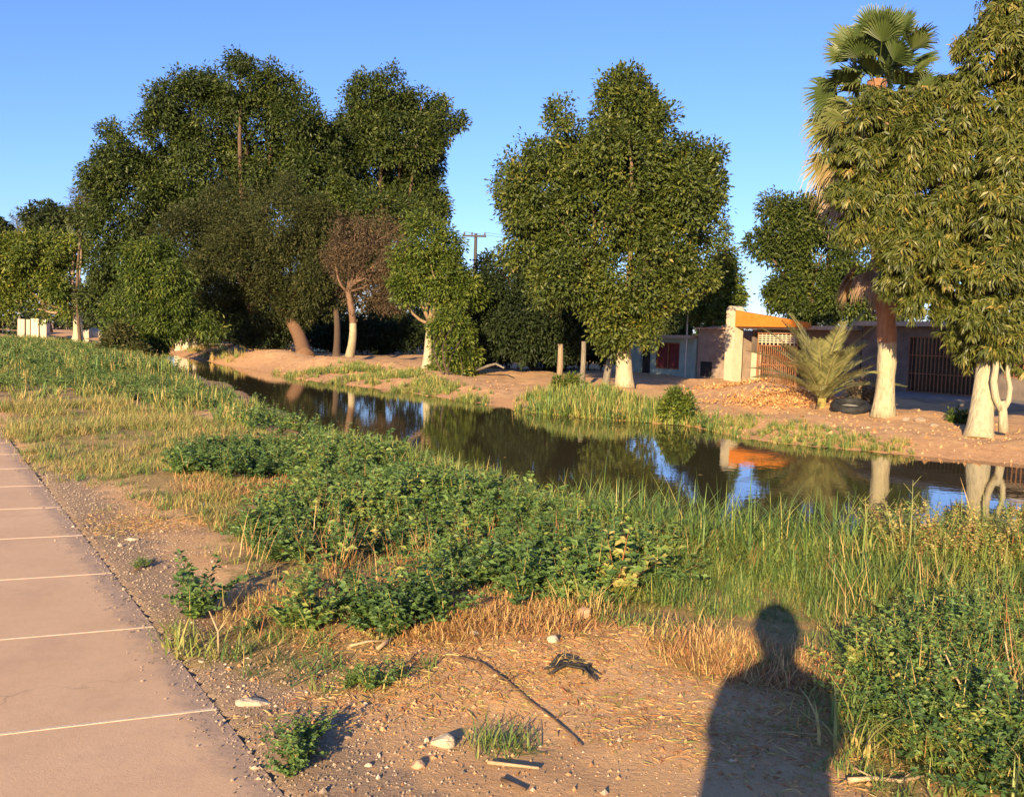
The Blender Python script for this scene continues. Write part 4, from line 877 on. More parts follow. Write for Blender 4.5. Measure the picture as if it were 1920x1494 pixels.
Zw1 = pxpoly([(600, 850), (760, 880), (900, 930), (1060, 1000), (1290, 1040), (1250, 1090), (1020, 1130), (860, 1140), (760, 1200), (640, 1220), (560, 1200), (650, 1150), (480, 1180), (370, 1160), (500, 1110), (450, 1045), (470, 980), (600, 960), (600, 910)])
Zw2 = pxpoly([(330, 860), (600, 840), (620, 890), (480, 905), (350, 905)])
Zw3 = pxpoly([(-150, 700), (-100, 735), (150, 735), (420, 780), (560, 830), (700, 880), (760, 880), (640, 820), (480, 765), (280, 690), (180, 662), (40, 645), (-150, 640)])
Zw4 = pxpoly([(1650, 1270), (1720, 1195), (1920, 1160), (2250, 1180), (2250, 1494), (1980, 1494), (1820, 1440), (1680, 1400)])
Zg = pxpoly([(1030, 1035), (1300, 1060), (1500, 1055), (1920, 1080), (2300, 1110), (2300, 1215), (1920, 1180), (1700, 1180), (1560, 1150), (1350, 1150), (1150, 1135), (1020, 1100)])
Zg2 = pxpoly([(620, 830), (700, 850), (900, 905), (1100, 980), (1300, 1035), (1280, 1050), (1050, 1010), (880, 950), (700, 885), (600, 850)])
Zd = pxpoly([(-20, 765), (150, 750), (420, 800), (380, 860), (450, 930), (420, 980), (300, 950), (110, 930), (20, 830)])
Zall = pxpoly([(0, 760), (340, 790), (600, 830), (900, 900), (1300, 1040), (2200, 1100), (2200, 1494), (1550, 1494), (1500, 1290), (1250, 1200), (860, 1140), (720, 1215), (760, 1280), (600, 1320), (400, 1270), (300, 1240), (420, 1160), (440, 1010), (280, 950), (80, 890)])
def sc_(n, a, b): return rng.uniform(a, b, n)
n = 1000; q = sample(Zw1, n, .35, 1.0); wv_ = wav(q[:, 0] * 1.7, q[:, 1] * 1.7 + 3); scatter('weeds', WV, q, sc_(n, .4, 1.25) * (1 + .12 * wv_), rng.normal(size=n) * .07 + .03 * wv_ + np.where(rng.random(n) < .08, .14, 0), 'dense low dark green leafy weeds covering the middle of the verge', 'weeds')
n = 170; scatter('weeds', WV, sample(Zw2, n, .2), sc_(n, .7, 1.2), rng.normal(size=n) * .06, 'patch of dark leafy weeds behind the reddish dry patch', 'weeds')
n = 3400; q = sample(Zw3, n, .5, .8); scatter('weeds', WVF, q, sc_(n, .5, 1.05) * np.where(q[:, 1] > 28, 1.6, 1), rng.normal(size=n) * .1, 'dark green weeds along the near bank of the canal at left', 'weeds')
n = 320; q = sample(Zw4, n, .2, 1.3); scatter('weeds', [weed_var(600 + i, 7, .36, .04, 16) for i in range(6)], q, sc_(n, .4, 1.05), rng.normal(size=n) * .12 + .05, 'grey green leafy weeds beside the shadow at the lower right', 'weeds')
n = 900; q = sample(Zg, n, .2); scatter('tall_grass', GV, q, sc_(n, .75, 1.3) * (.5 + .5 * np.clip((q[:, 1] - 5.7) / 1.9, 0, 1)), rng.normal(size=n) * .09 - .05, 'band of tall fresh green grass at the edge of the water', 'grass')
n = 1000; scatter('tall_grass', GV, sample(Zg2, n, .25, .5), sc_(n, .45, .95), rng.normal(size=n) * .1 + .0, 'yellow green grass fringe between weeds and water', 'grass')
n = 1500; q = sample(Zd, n, .3, 1.1); dq = np.hypot(q[:, 0], q[:, 1]); scatter('dry_grass', DV, q, sc_(n, .5, 1.2) * np.clip(dq / 11, 1, 1.8), rng.normal(size=n) * .08 - .03, 'yellowing short grass between path and weeds', 'grass')
n = 2600; scatter('short_grass', SV + DV, sample(Zall, n, .2, .6), sc_(n, .4, 1.0), rng.normal(size=n) * .12, 'sparse short grass and dry tufts across the verge', 'grass')
Zr = [pxpoly([(350, 900), (590, 885), (590, 925), (420, 945), (350, 930)]), pxpoly([(850, 1135), (1010, 1120), (1080, 1160), (1040, 1195), (900, 1200), (760, 1225), (800, 1170)]), pxpoly([(1230, 1200), (1400, 1200), (1640, 1260), (1600, 1300), (1420, 1260), (1300, 1250)]), pxpoly([(480, 1130), (600, 1120), (640, 1150), (500, 1175)])]
q = np.concatenate([sample(z_, k_, .12) for z_, k_ in zip(Zr, (330, 620, 330, 110))]); n = len(q); scatter('dry_weeds', RV, q, sc_(n, .6, 1.2), rng.normal(size=n) * .07 - .02, 'dried reddish brown weeds in patches on the bare soil', 'weeds')
Zwe = pxpoly([(1080, 968), (1290, 1026), (1500, 1024), (1700, 1040), (1920, 1056), (2300, 1080), (2300, 1100), (1920, 1080), (1700, 1060), (1500, 1045), (1290, 1050), (1060, 1000)])
n = 260; scatter('waterside_grass', [grass_var(500 + i, 26, .56, .012, (.2, .58), .6, .7, .12) for i in range(5)], sample(Zwe, n, .2, .6), sc_(n, .5, 1.15), rng.normal(size=n) * .1, 'tall ragged grass and dry stems standing at the near water line', 'grass')
n = 240; scatter('waterside_weeds', [weed_var(520 + i, 7, .55, .03, 16) for i in range(4)], sample(pxpoly([(1640, 1036), (2300, 1078), (2300, 1110), (1650, 1070)]), n, .2), sc_(n, .6, 1.1), rng.normal(size=n) * .12 + .3, 'brownish thin weeds at the water line on the right', 'weeds')
n = 420; scatter('mixed_grass', GV, sample(Zw4, n, .4, .5), sc_(n, .25, .8), rng.normal(size=n) * .12 + .05, 'grass growing through the leafy weeds at the lower right', 'grass')
n = 110; scatter('broad_weeds', [weed_var(700 + i, 5, .34, .075, 6) for i in range(4)], sample(Zw1, n, .3), sc_(n, .6, 1.1), rng.normal(size=n) * .08 + .18, 'broad leaved lighter weeds among the dark leafy ones', 'weeds')
DS = [grass_var(720 + i, 12, .42, .006, (.74, .98), .9, .5, .05) for i in range(5)]
n = 330; scatter('dead_stems', DS, np.concatenate([sample(Zw1, 190, .3), sample(Zw4, 60, .3), sample(Zg, 80, .3)]), sc_(n, .4, 1.1), rng.normal(size=n) * .06, 'dead straw coloured stems standing and lying in the weeds', 'stems')
# far left near-bank field beyond 12 m
Zf = pxpoly([(-400, 625), (60, 640), (180, 655), (300, 685), (560, 800), (420, 800), (150, 750), (-100, 760), (-400, 720)])
n = 3200; q = sample(Zf, n, .5, .9); scatter('field_grass', GVF, q, sc_(n, .3, .8) * np.where(q[:, 1] > 28, 1.7, 1), rng.normal(size=n) * .1 + .02, 'rough grass on the near bank far to the left', 'grass')
# far bank
Zfb = [(pxpoly([(880, 752), (1050, 742), (1290, 765), (1330, 800), (1180, 788), (1040, 778), (900, 757)]), 1300, .85, -.03), (pxpoly([(1310, 800), (1400, 815), (1700, 848), (1900, 868), (1880, 848), (1700, 822), (1500, 795), (1340, 778)]), 620, .36, .0),
       (pxpoly([(560, 710), (700, 725), (800, 740), (900, 757), (900, 738), (790, 708), (640, 694), (520, 690)]), 1300, .6, .0), (pxpoly([(120, 634), (200, 640), (330, 655), (450, 680), (450, 672), (300, 646), (120, 630)]), 500, 1.0, .15)]
for i, (z_, n, s_, ts) in enumerate(Zfb):
    q = sample(z_, n, .4, 1.1); n = len(q); scatter('bank_grass', GVF + WVF[:1], q, sc_(n, .2, 1.05) * s_, rng.normal(size=n) * .1 + ts, ['olive weeds hanging over the far bank under the round tree', 'short grass on the far bank below the palms', 'sparse grass on the far bank by the dry tree', 'yellowish grass on the far bank at left'][i], 'grass')
# single bushes on the far bank
def bush(name, px, py, D_, lst, label, ncl=260, leaf=.08, tint=(.1, .6), mat=G_MID):
    b_ = P(px, py); root = empty(name, (b_[0], b_[1], float(gz(b_[0], b_[1]))), label, 'bush'); mb = MB()
    for i, q in enumerate(pxblobs(lst, b_[1])): limb(mb, (b_[0], b_[1], float(gz(b_[0], b_[1])) - .03), q[:3], .02, .006, px + i, n=4, sides=6)
    mb.build('stem', B_BROWN, root); V_, F_, T_ = crown(pxblobs(lst, b_[1]), ncl, 12, leaf, clr=.12, tint=tint, sub=6, shell=.2, upb=.4); np_mesh('foliage', V_, F_, mat, root, T_)
bush('bush', 1065, 745, 0, [(1050, 725, 17), (1075, 715, 15), (1065, 738, 20), (1095, 735, 14)], 'small pale green bush on the far bank left of the round tree trunk')
bush('bush', 1268, 778, 0, [(1262, 745, 15), (1282, 752, 16), (1250, 762, 16), (1280, 770, 15)], 'green bush on the far bank right of the round tree trunk', 340)
G_PALE = leaf_mat('dry_pale_leaves', [(0, (.12, .09, .045)), (.5, (.28, .21, .11)), (1, (.42, .32, .18))], .25, .6)
bush('dry_bush', 1620, 762, 0, [(1600, 735, 22), (1630, 725, 22), (1650, 745, 20), (1610, 715, 18)], 'pale dry bush between the feathery palm and the fan palm trunk', 330, tint=(.2, .9), mat=G_PALE)
bush('dry_bush', 1800, 792, 0, [(1790, 780, 12), (1810, 784, 10), (1825, 788, 8)], 'tiny dark bush in the shade left of the thick whitewashed trunk', 110, tint=(0, .4))
# heap of orange dry leaves and rubble by the gate
n = 3000; q = np.concatenate([rng.normal(size=(n // 2, 2)) * [.85, .55] + P(1415, 742)[:2], rng.normal(size=(n // 2, 2)) * [.9, .5] + P(1470, 760)[:2]]); q = q[~in_poly(q[:, 0], q[:, 1], poly)]; n = len(q)
z = gz(q[:, 0], q[:, 1]) + rng.random(n) * .1; C = np.concatenate([q, z[:, None]], 1)
V_, F_, T_ = leaves(C, rng.normal(size=(n, 3)) + [0, 0, .2], rnd_dirs(n) + [0, 0, .6], rng.uniform(.05, .14, n), rng.uniform(.03, .08, n), rng.random(n))
tag(np_mesh('leaf_litter', V_, F_, leaf_mat('orange_litter', [(0, (.3, .14, .05)), (.5, (.55, .28, .10)), (1, (.62, .38, .18))], .15, .8), None, T_), 'heap of orange dry leaves in front of the gate', 'litter', kind='stuff')

# litter, stalks and pebbles on the near verge
Zn = pxpoly([(300, 960), (460, 980), (420, 1110), (480, 1180), (800, 1190), (1250, 1180), (1640, 1270), (1640, 1530), (480, 1530), (330, 1240), (120, 960)])
n = 14000; q = sample(Zn, n, .3, 1.5); z = gz(q[:, 0], q[:, 1]) + .004
az = rng.uniform(0, 6.28, n); V_, F_, T_ = leaves(np.stack([q[:, 0], q[:, 1], z], 1), np.stack([np.cos(az), np.sin(az), rng.normal(size=n) * .12], 1), np.tile([0, 0, 1.0], (n, 1)) + rng.normal(size=(n, 3)) * .4, rng.uniform(.015, .12, n) * rng.uniform(.3, 1, n), rng.uniform(.002, .009, n), np.clip(rng.normal(size=n) * .15 + .82, .45, 1))
tag(np_mesh('straw_litter', V_, F_, G_WEED, None, T_), 'scattered straw, stalks and dry leaf bits on the bare soil', 'litter', kind='stuff')
oct_v = np.array([[1, 0, 0], [-1, 0, 0], [0, 1, 0], [0, -1, 0], [0, 0, 1], [0, 0, -1]], float); oct_f = np.array([[0, 2, 4], [2, 1, 4], [1, 3, 4], [3, 0, 4], [2, 0, 5], [1, 2, 5], [3, 1, 5], [0, 3, 5]])
Zp = pxpoly([(60, 850), (150, 900), (400, 960), (430, 1100), (520, 1230), (900, 1290), (1300, 1350), (1300, 1540), (480, 1540), (290, 1200), (90, 930)])
n = 12000; q = sample(Zp, n, .3, edge=-.05); ps_ = path_side(q[:, 0], q[:, 1]); q = q[rng.random(n) < np.clip(1.1 - ps_ / .9, .22, 1)]; n = len(q); s = .0035 + .004 * rng.random(n) ** 2 + .012 * (rng.random(n) < .02) * rng.random(n)
z = np.where(path_side(q[:, 0], q[:, 1]) < 0, .012, gz(q[:, 0], q[:, 1])) + s * .3; a = rng.normal(size=(n, 6, 1)) * .18 + 1; V_ = (oct_v[None] * a * (rng.uniform(.6, 1.2, (n, 1, 3)))) * s[:, None, None] + np.concatenate([q, z[:, None]], 1)[:, None, :]
M_PEB = leaf_mat('pebbles', [(0, (.13, .1, .075)), (.5, (.34, .26, .19)), (.9, (.46, .35, .25)), (1, (.56, .48, .37))], 0, .85, .2)
tag(np_mesh('gravel', V_.reshape(-1, 3), (oct_f[None] + (np.arange(n) * 6)[:, None, None]).reshape(-1, 3), M_PEB, None, np.repeat(rng.random(n), 6)), 'fine gravel and crumbs of soil beside the path', 'gravel', kind='stuff')

# added dark foliage standing in for the shade under the crowns
def shade_filler(lab, D_, xs_, y_, r_, ncl):
    q0 = At(xs_[len(xs_) // 2], y_, D_); root = empty('shade_filler', (q0[0], q0[1], 0), lab, 'shade_filler', 'added dark foliage for the shade under the trees')
    bl = [(*(At(x, y_ - random.uniform(-.3, .9) * r_, D_ + random.uniform(-1, 1))), r_ * random.uniform(.75, 1.15) * D_ / F, 0) for x in xs_]
    mb = MB()
    for i, q in enumerate(bl): limb(mb, (q[0], q[1], -.1), (q[0] + .1, q[1], max(.3, q[2])), .05, .02, i + int(D_), n=4, sides=6)
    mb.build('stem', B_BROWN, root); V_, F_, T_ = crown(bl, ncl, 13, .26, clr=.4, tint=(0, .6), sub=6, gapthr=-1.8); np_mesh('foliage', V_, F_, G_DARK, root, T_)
shade_filler('added dark foliage standing in for deep shade between the vine covered bush and the round tree', 46, list(range(885, 1130, 22)), 655, 26, 1500)
shade_filler('added dark foliage standing in for deep shade between the leaning trunk and the slim green tree', 66, list(range(600, 800, 20)), 638, 22, 1300)
shade_filler('added dark foliage standing in for deep shade left of the leaning trunk', 72, list(range(370, 540, 20)), 628, 20, 1100)
# crumbs and stones of the far bank
n = 9000; q = np.concatenate([sample(pxpoly(z_), k_, .2) for z_, k_ in (([(560, 672), (800, 690), (900, 712), (1340, 735), (1340, 790), (1050, 775), (900, 755), (700, 722), (560, 708)], 2000), ([(1340, 735), (1540, 760), (1920, 800), (1920, 868), (1700, 848), (1480, 828), (1340, 795)], 1700), ([(380, 655), (560, 672), (560, 706), (450, 678)], 1200))]); n = len(q)
s = .010 + .045 * rng.random(n) ** 7; z = gz(q[:, 0], q[:, 1]) + s * .2; a = rng.normal(size=(n, 6, 1)) * .2 + 1; V_ = (oct_v[None] * a * rng.uniform(.6, 1.2, (n, 1, 3))) * s[:, None, None] + np.concatenate([q, z[:, None]], 1)[:, None, :]
M_CR = leaf_mat('bank_crumbs', [(0, (.22, .11, .05)), (.5, (.48, .27, .13)), (.95, (.54, .31, .16)), (1, (.6, .43, .28))], 0, .9, .1)
tag(np_mesh('rubble', V_.reshape(-1, 3), (oct_f[None] + (np.arange(n) * 6)[:, None, None]).reshape(-1, 3), M_CR, None, np.repeat(rng.random(n), 6)), 'crumbs of earth and small stones on the far bank', 'rubble', kind='stuff')
Zq = pxpoly([(480, 1180), (800, 1190), (1250, 1180), (1640, 1270), (1640, 1530), (480, 1530), (400, 1300)])
n = 3800; q = sample(Zq, n, .3, .6); s = .003 + .011 * rng.random(n) ** 6; z = gz(q[:, 0], q[:, 1]) + s * .15; a = rng.normal(size=(n, 6, 1)) * .2 + 1; V_ = (oct_v[None] * a * rng.uniform(.6, 1.2, (n, 1, 3))) * s[:, None, None] + np.concatenate([q, z[:, None]], 1)[:, None, :]
tag(np_mesh('soil_crumbs', V_.reshape(-1, 3), (oct_f[None] + (np.arange(n) * 6)[:, None, None]).reshape(-1, 3), M_CR, None, np.repeat(rng.random(n), 6)), 'crumbs and small clods of soil around the shadow', 'soil', kind='stuff')

n = 2600; q = rng.uniform(poly[2:-2].min(0), np.array([16, 60]), (60000, 2)); q = q[in_poly(q[:, 0], q[:, 1], poly)]; dd = dist_poly(q[:, 0], q[:, 1], poly); q = q[rng.random(len(q)) < np.exp(-dd / .35) + .03][:n]; n = len(q)
V_, F_, T_ = leaves(np.concatenate([q, np.full((n, 1), WL + .004)], 1), np.concatenate([rng.normal(size=(n, 2)), np.zeros((n, 1))], 1), np.tile([0, 0, 1.0], (n, 1)), rng.uniform(.03, .12, n), rng.uniform(.015, .05, n), rng.uniform(.4, 1, n), fold=0)
tag(np_mesh('floating_leaves', V_, F_, G_WEED, None, T_), 'small leaves and scum floating on the canal near the banks', 'leaves', kind='stuff')

# soil and chips blown over the edge of the path
n = 900; t_ = rng.random(n) ** 1.6 * 14 - .5; o_ = -np.abs(rng.normal(size=n)) * .09; q = PE0 + PDIR * t_[:, None] + PN * o_[:, None]; s = .0025 + .005 * rng.random(n) ** 3
a = rng.normal(size=(n, 6, 1)) * .2 + 1; V_ = (oct_v[None] * a * rng.uniform(.6, 1.2, (n, 1, 3))) * s[:, None, None] + np.concatenate([q, (.0135 + s * .3)[:, None]], 1)[:, None, :]
tag(np_mesh('path_grit', V_.reshape(-1, 3), (oct_f[None] + (np.arange(n) * 6)[:, None, None]).reshape(-1, 3), M_PEB, None, np.repeat(rng.random(n) * .8, 6)), 'grit and soil chips strewn over the edge of the path', 'gravel', kind='stuff')

# ------------------------------------------------------------------ single small things on the verge
def on(px, py, dz=0.0): q = P(px, py); return np.array([q[0], q[1], float(gz(q[0], q[1])) + dz])
def plant(name, pts, scale, label, vars_, ts=0.0, cat='weed'):
    q = np.array([P(*p_)[:2] for p_ in pts]); n = len(q); root = empty(name, (q[0][0], q[0][1], float(gz(q[0][0], q[0][1]))), label, cat)
    scatter('leaves', vars_, q, np.array(scale, float), np.full(n, ts), None, None, parent=root, kind=None)
plant('small_weed', [(560, 1452), (548, 1430), (575, 1425), (560, 1405), (585, 1395), (540, 1465)], [.62, .5, .5, .5, .45, .4], 'grey green weed alone at the path edge near the bottom of the photo', WV, .04)
plant('small_weed', [(655, 1300), (690, 1305), (720, 1298), (748, 1285), (675, 1295)], [.42, .5, .42, .34, .4], 'low bright green weed on bare soil, between the white slab and the sticks', WV, .1)
plant('small_weed', [(255, 1070), (275, 1066), (265, 1060)], [.28, .25, .25], 'tiny green sprig beside the path, nearest the white bone shaped stone', WV, .05)
plant('grass_tuft', [(900, 1395), (930, 1385), (960, 1392), (985, 1400), (945, 1405), (915, 1410)], [.8, .9, .9, .7, .8, .7], 'flat grey green grass tuft right of the big pale rock', [grass_var(200 + i, 40, .16, .006, (.2, .6), 1.1, .8, .05) for i in range(3)], .0, 'grass')
plant('grass_tuft', [(300, 1232), (335, 1222), (370, 1215), (400, 1225), (350, 1235), (320, 1212), (420, 1240), (455, 1232)], [1, 1.1, 1.1, 1, .9, .9, .7, .7], 'yellow green grass tuft spilling over the edge of the path', SV, .15, 'grass')
plant('yellow_weed', [(700, 1218), (725, 1210), (712, 1200), (740, 1195)], [.34, .36, .3, .3], 'yellowing broad leaved weed at the end of the sticks', [weed_var(300 + i, 5, .3, .06, 6) for i in range(2)], .42)
plant('straw_clump', [(1060, 1165), (1090, 1160), (1075, 1145), (1110, 1165), (1130, 1170)], [1.1, 1.2, 1, 1, .8], 'clump of golden straw on the bare soil above the rocks', [grass_var(400 + i, 36, .22, .007, (.66, .8), .8, .8, .04) for i in range(3)], .0, 'straw')
M_PALEROCK = noise_mat('limestone', (.36, .28, .19), (.56, .47, .34), 20, bump=.5)
for (px, py, r_, fl_, lab) in [
    (475, 1326, (.085, .04, .02), .6, 'flat white stone slab beside the path edge'),
    (830, 1398, (.052, .042, .04), .9, 'big pale rock on bare soil left of the flat grass tuft'),
    (800, 1392, (.014, .012, .012), .8, 'tiny pale stone touching the left of the big pale rock'),
    (248, 1013, (.055, .03, .02), .7, 'white bone shaped stone right of the path'),
    (378, 949, (.06, .035, .02), .7, 'white stone farthest up the bare soil, in the straw'),
    (1037, 1222, (.035, .028, .028), .9, 'pale rock above the black debris'),
    (785, 1440, (.03, .025, .02), .8, 'brown clod lying below the big pale rock'),
    (888, 1208, (.03, .022, .015), .8, 'small pale stone under the reddish dry weeds'),
    (1095, 1172, (.06, .05, .05), .9, 'tan clod of earth below the golden straw'),
    (378, 1245, (.02, .012, .008), .6, 'small white chip on the edge of the path'),
    (465, 1350, (.014, .012, .008), .7, 'tiny white chip under the flat white stone slab'),
    (690, 1440, (.016, .012, .01), .7, 'tiny grey stone right of the lone grey green weed')]:
    q = on(px, py, r_[2] * .25); clod = 'clod' in lab
    tag(rock_mesh('clod' if clod else 'stone', q, r_, noise_mat('clod_soil', (.34, .21, .12), (.5, .33, .2), 20) if clod else M_PALEROCK, px, flat=1), lab, 'clod' if clod else 'stone')
M_STICK = noise_mat('dry_wood', (.34, .22, .12), (.55, .4, .24), 30); M_DKSTICK = noise_mat('dark_twig', (.07, .045, .03), (.18, .11, .07), 30)
for (pp, r_, mt, lab) in [
    ([(708, 1240), (738, 1215)], .011, M_STICK, 'short thick pale stick, lower of the two by the yellow weed'),
    ([(655, 1232), (690, 1225), (725, 1222)], .007, M_STICK, 'thin pale stick lying left of the short thick one'),
    ([(735, 1205), (765, 1185)], .009, M_DKSTICK, 'dark stick by the reddish dry weeds'),
    ([(250, 1078), (290, 1056)], .006, M_DKSTICK, 'dark twig lying beside the tiny green sprig'),
    ([(860, 1250), (905, 1262), (950, 1290), (1000, 1325), (1040, 1350), (1090, 1400)], .006, M_DKSTICK, 'long dark twig running diagonally across the bare soil'),
    ([(330, 1290), (360, 1280)], .0, M_DKSTICK, ''),
    ([(915, 1435), (955, 1442), (1010, 1450)], .008, M_STICK, 'pale stick below the flat grass tuft'),
    ([(940, 1470), (985, 1490)], .008, M_DKSTICK, 'dark stick at the bottom of the photo right of the middle'),
    ([(1325, 1185), (1380, 1205), (1400, 1212)], .008, M_DKSTICK, 'dark stick just left of the shadow of the head'),
    ([(1780, 1215), (1790, 1262), (1812, 1315)], .0, M_STICK, ''),
    ([(400, 1190), (392, 1165), (396, 1145)], .0, M_STICK, ''),
    ([(1590, 1462), (1640, 1456), (1690, 1460), (1735, 1450)], .010, M_STICK, 'pale stick at the lower right below the leafy weeds')]:
    if r_ == 0: continue
    pts = [on(x, y, r_ * 1.2 + .004) for x, y in pp]; mb = MB(); mb.tube(pts, [r_ * (1 - .5 * i / len(pts)) for i in range(len(pts))], 7, bump=.15, seed=pp[0][0])
    if len(pts) > 3:
        for k in range(1, len(pts) - 1): mb.tube([pts[k], pts[k] + np.array([.06 * (-1) ** k, .05, .015])], [r_ * .5, r_ * .2], 5)
    tag(mb.build('stick', mt, smooth=True), lab, 'stick')
# pale upright stalks
for (x0, y0, x1, y1, D_, lab) in [(1812, 1318, 1770, 1220, None, 'bare pale stalk standing among the leafy weeds right of the shadow'), (1888, 1270, 1885, 1205, None, 'shorter bare stalk near the right edge among the leafy weeds'), (410, 1205, 392, 1145, None, 'thin crooked pale stalk above the grass tuft by the path')]:
    b_ = on(x0, y0 + 30, 0); t1 = At(x1, y1, b_[1] + .02); mid = (b_ + t1) / 2 + np.array([.02, 0, .01]); mb = MB(); mb.tube([b_, mid, t1], [.006, .005, .003], 6); mb.tube([mid, mid + np.array([.04, 0, .05])], [.003, .0015], 5); tag(mb.build('stalk', M_STICK, smooth=True), lab, 'stalk')
# black fibre debris
q = on(1075, 1280); root = empty('debris', q, 'piece of black torn rubber with pale fibres on the bare soil', 'rubbish')
mb = MB(); pts = [on(1030, 1272, .012), on(1052, 1262, .025), on(1085, 1260, .022), on(1112, 1276, .01)]
for k in range(9): mb.tube([p_ + np.array([rng.normal() * .022, -.014 * k + .04 + rng.normal() * .014, .006 * rng.normal()]) for p_ in pts], [.003, .008, .007, .002], 6, bump=.25, seed=k)
mb.build('rubber', plain('black_rubber', (.02, .018, .016), .7), root, smooth=True)
n = 150; c0 = np.array([pts[1] * (1 - t_) + pts[2] * t_ for t_ in rng.random(n)]) + rng.normal(size=(n, 3)) * [.035, .035, .01]
V_, F_, T_ = leaves(c0, rng.normal(size=(n, 3)) * [1, 1, .4], rnd_dirs(n), rng.uniform(.03, .09, n), .003, np.full(n, .75)); np_mesh('fibres', V_, F_, G_WEED, root, T_)
# black tyre-like tub lying by the palm
q = P(1593, 774); q[2] = float(gz(q[0], q[1])); root = empty('tyre', q, 'old black tyre lying tilted on the bank beside the fan palm trunk', 'tyre', rz=.15)
import bmesh
bm = bmesh.new(); n1, n2 = 36, 12; vs = []
for i in range(n1):
    a = 2 * math.pi * i / n1
    for j in range(n2):
        b_ = 2 * math.pi * j / n2; rr_ = .36 + .105 * math.cos(b_) * (1 if math.cos(b_) > 0 else .8); zz = .13 + .12 * math.sin(b_); groove = .008 * (1 if (i % 2 == 0 and math.cos(b_) > .6) else 0)
        vs.append(bm.verts.new(((rr_ - groove) * math.cos(a), (rr_ - groove) * math.sin(a), zz)))
for i in range(n1):
    for j in range(n2): bm.faces.new((vs[i * n2 + j], vs[((i + 1) % n1) * n2 + j], vs[((i + 1) % n1) * n2 + (j + 1) % n2], vs[i * n2 + (j + 1) % n2]))
me = bpy.data.meshes.new('tread'); bm.to_mesh(me); bm.free(); me.materials.append(noise_mat('worn_rubber', (.012, .012, .013), (.03, .03, .032), 8, rough=.65)); o = link('carcass', me, root, world=False); o.rotation_euler = (.22, -.1, 0)
for pl_ in me.polygons: pl_.use_smooth = True
mb = MB(); mb.tube([(0, 0, .06), (0, 0, .1)], [.27, .27], 24); o = mb.build('rim', noise_mat('dull_steel', (.25, .24, .23), (.4, .38, .36), 8, rough=.5), root, world=False); o.rotation_euler = (.22, -.1, 0)
# curved black strip lying over it, with a pale inner side (cut tyre)
for i, (px, py, s_, lab) in enumerate([(1700, 787, .1, 'brown clod right of the fan palm trunk'), (1725, 790, .13, 'second brown clod right of the fan palm trunk'), (1752, 797, .1, 'third brown clod, nearest the tiny dark bush')]):
    q = on(px, py, .02); tag(rock_mesh('clod', q, (s_, s_ * .8, s_ * .6), M_BRICK, 900 + i, flat=1), lab, 'clod', 'clods along the far bank')
# tall seed stalks standing over the grass at right
for i, (x0, y0, x1, y1) in enumerate([(1700, 1080, 1712, 900), (1625, 1060, 1622, 930), (1688, 1070, 1655, 925)]):
    b_ = on(x0, y0, 0); t1 = At(x1, y1, b_[1]); mb = MB(); mb.tube([b_, b_ * .5 + t1 * .5 + np.array([.01, 0, 0]), t1], [.004, .003, .0015], 5)
    for k in range(5):
        s_ = .62 + .08 * k; p_ = b_ * (1 - s_) + t1 * s_; mb.tube([p_, p_ + np.array([(-1) ** k * .06, .01, .07])], [.002, .001], 4)
    tag(mb.build('seed_stalk', noise_mat('green_stalk', (.2, .22, .07), (.32, .3, .12), 20)), ['tallest branching seed stalk rising over the grass in front of the canal', 'left thin seed stalk rising over the grass in front of the canal', 'middle leaning seed stalk beside the tallest one'][i], 'stalk')

# ------------------------------------------------------------------ the photographer, whose shadow falls on the verge
def skin_obj(name, verts, edges, mat, parent, root_i=0, levels=2):
    me = bpy.data.meshes.new(name); me.from_pydata([v[0] for v in verts], edges, []); o = link(name, me, parent)
    mo = o.modifiers.new('Skin', 'SKIN'); mo.use_smooth_shade = True
    for i, v in enumerate(verts): me.skin_vertices[0].data[i].radius = v[1]; me.skin_vertices[0].data[i].use_root = (i == root_i)
    s = o.modifiers.new('Sub', 'SUBSURF'); s.levels = levels; s.render_levels = levels; me.materials.append(mat); return o
PX, PY = -.02, -.30
person = empty('person', (PX, PY, 0), 'person standing behind the camera holding up a phone, seen only as a shadow', 'person')
M_SKIN = plain('skin', (.42, .25, .17), .55); M_SHIRT = noise_mat('grey_shirt', (.2, .2, .22), (.28, .28, .3), 40); M_JEANS = noise_mat('blue_jeans', (.05, .07, .13), (.09, .12, .2), 60); M_HAIR = noise_mat('dark_hair', (.02, .015, .01), (.05, .035, .02), 60)
ARM = {-1: ((-.235, -.04, 1.10), (-.225, .03, .86), (-.22, .06, .78)), 1: ((.25, .03, 1.14), (.10, .20, 1.49), (.085, .235, 1.56))}
v = []; e = []
def av(x, y, z, r_, frm=None):
    v.append(((PX + x, PY + y, z), r_)); 
    if frm is not None: e.append((frm, len(v) - 1))
    return len(v) - 1
pel = av(0, -.03, .95, (.15, .11)); wst = av(0, -.03, 1.1, (.15, .115), pel); ch = av(0, -.03, 1.3, (.17, .125), wst); nk0 = av(0, -.03, 1.42, (.10, .085), ch); nk = av(0, -.02, 1.5, (.055, .055), nk0); hd0 = av(0, .0, 1.57, (.065, .075), nk); hd = av(0, 0, 1.65, (.078, .095), hd0); hd2 = av(0, -.005, 1.71, (.065, .08), hd)
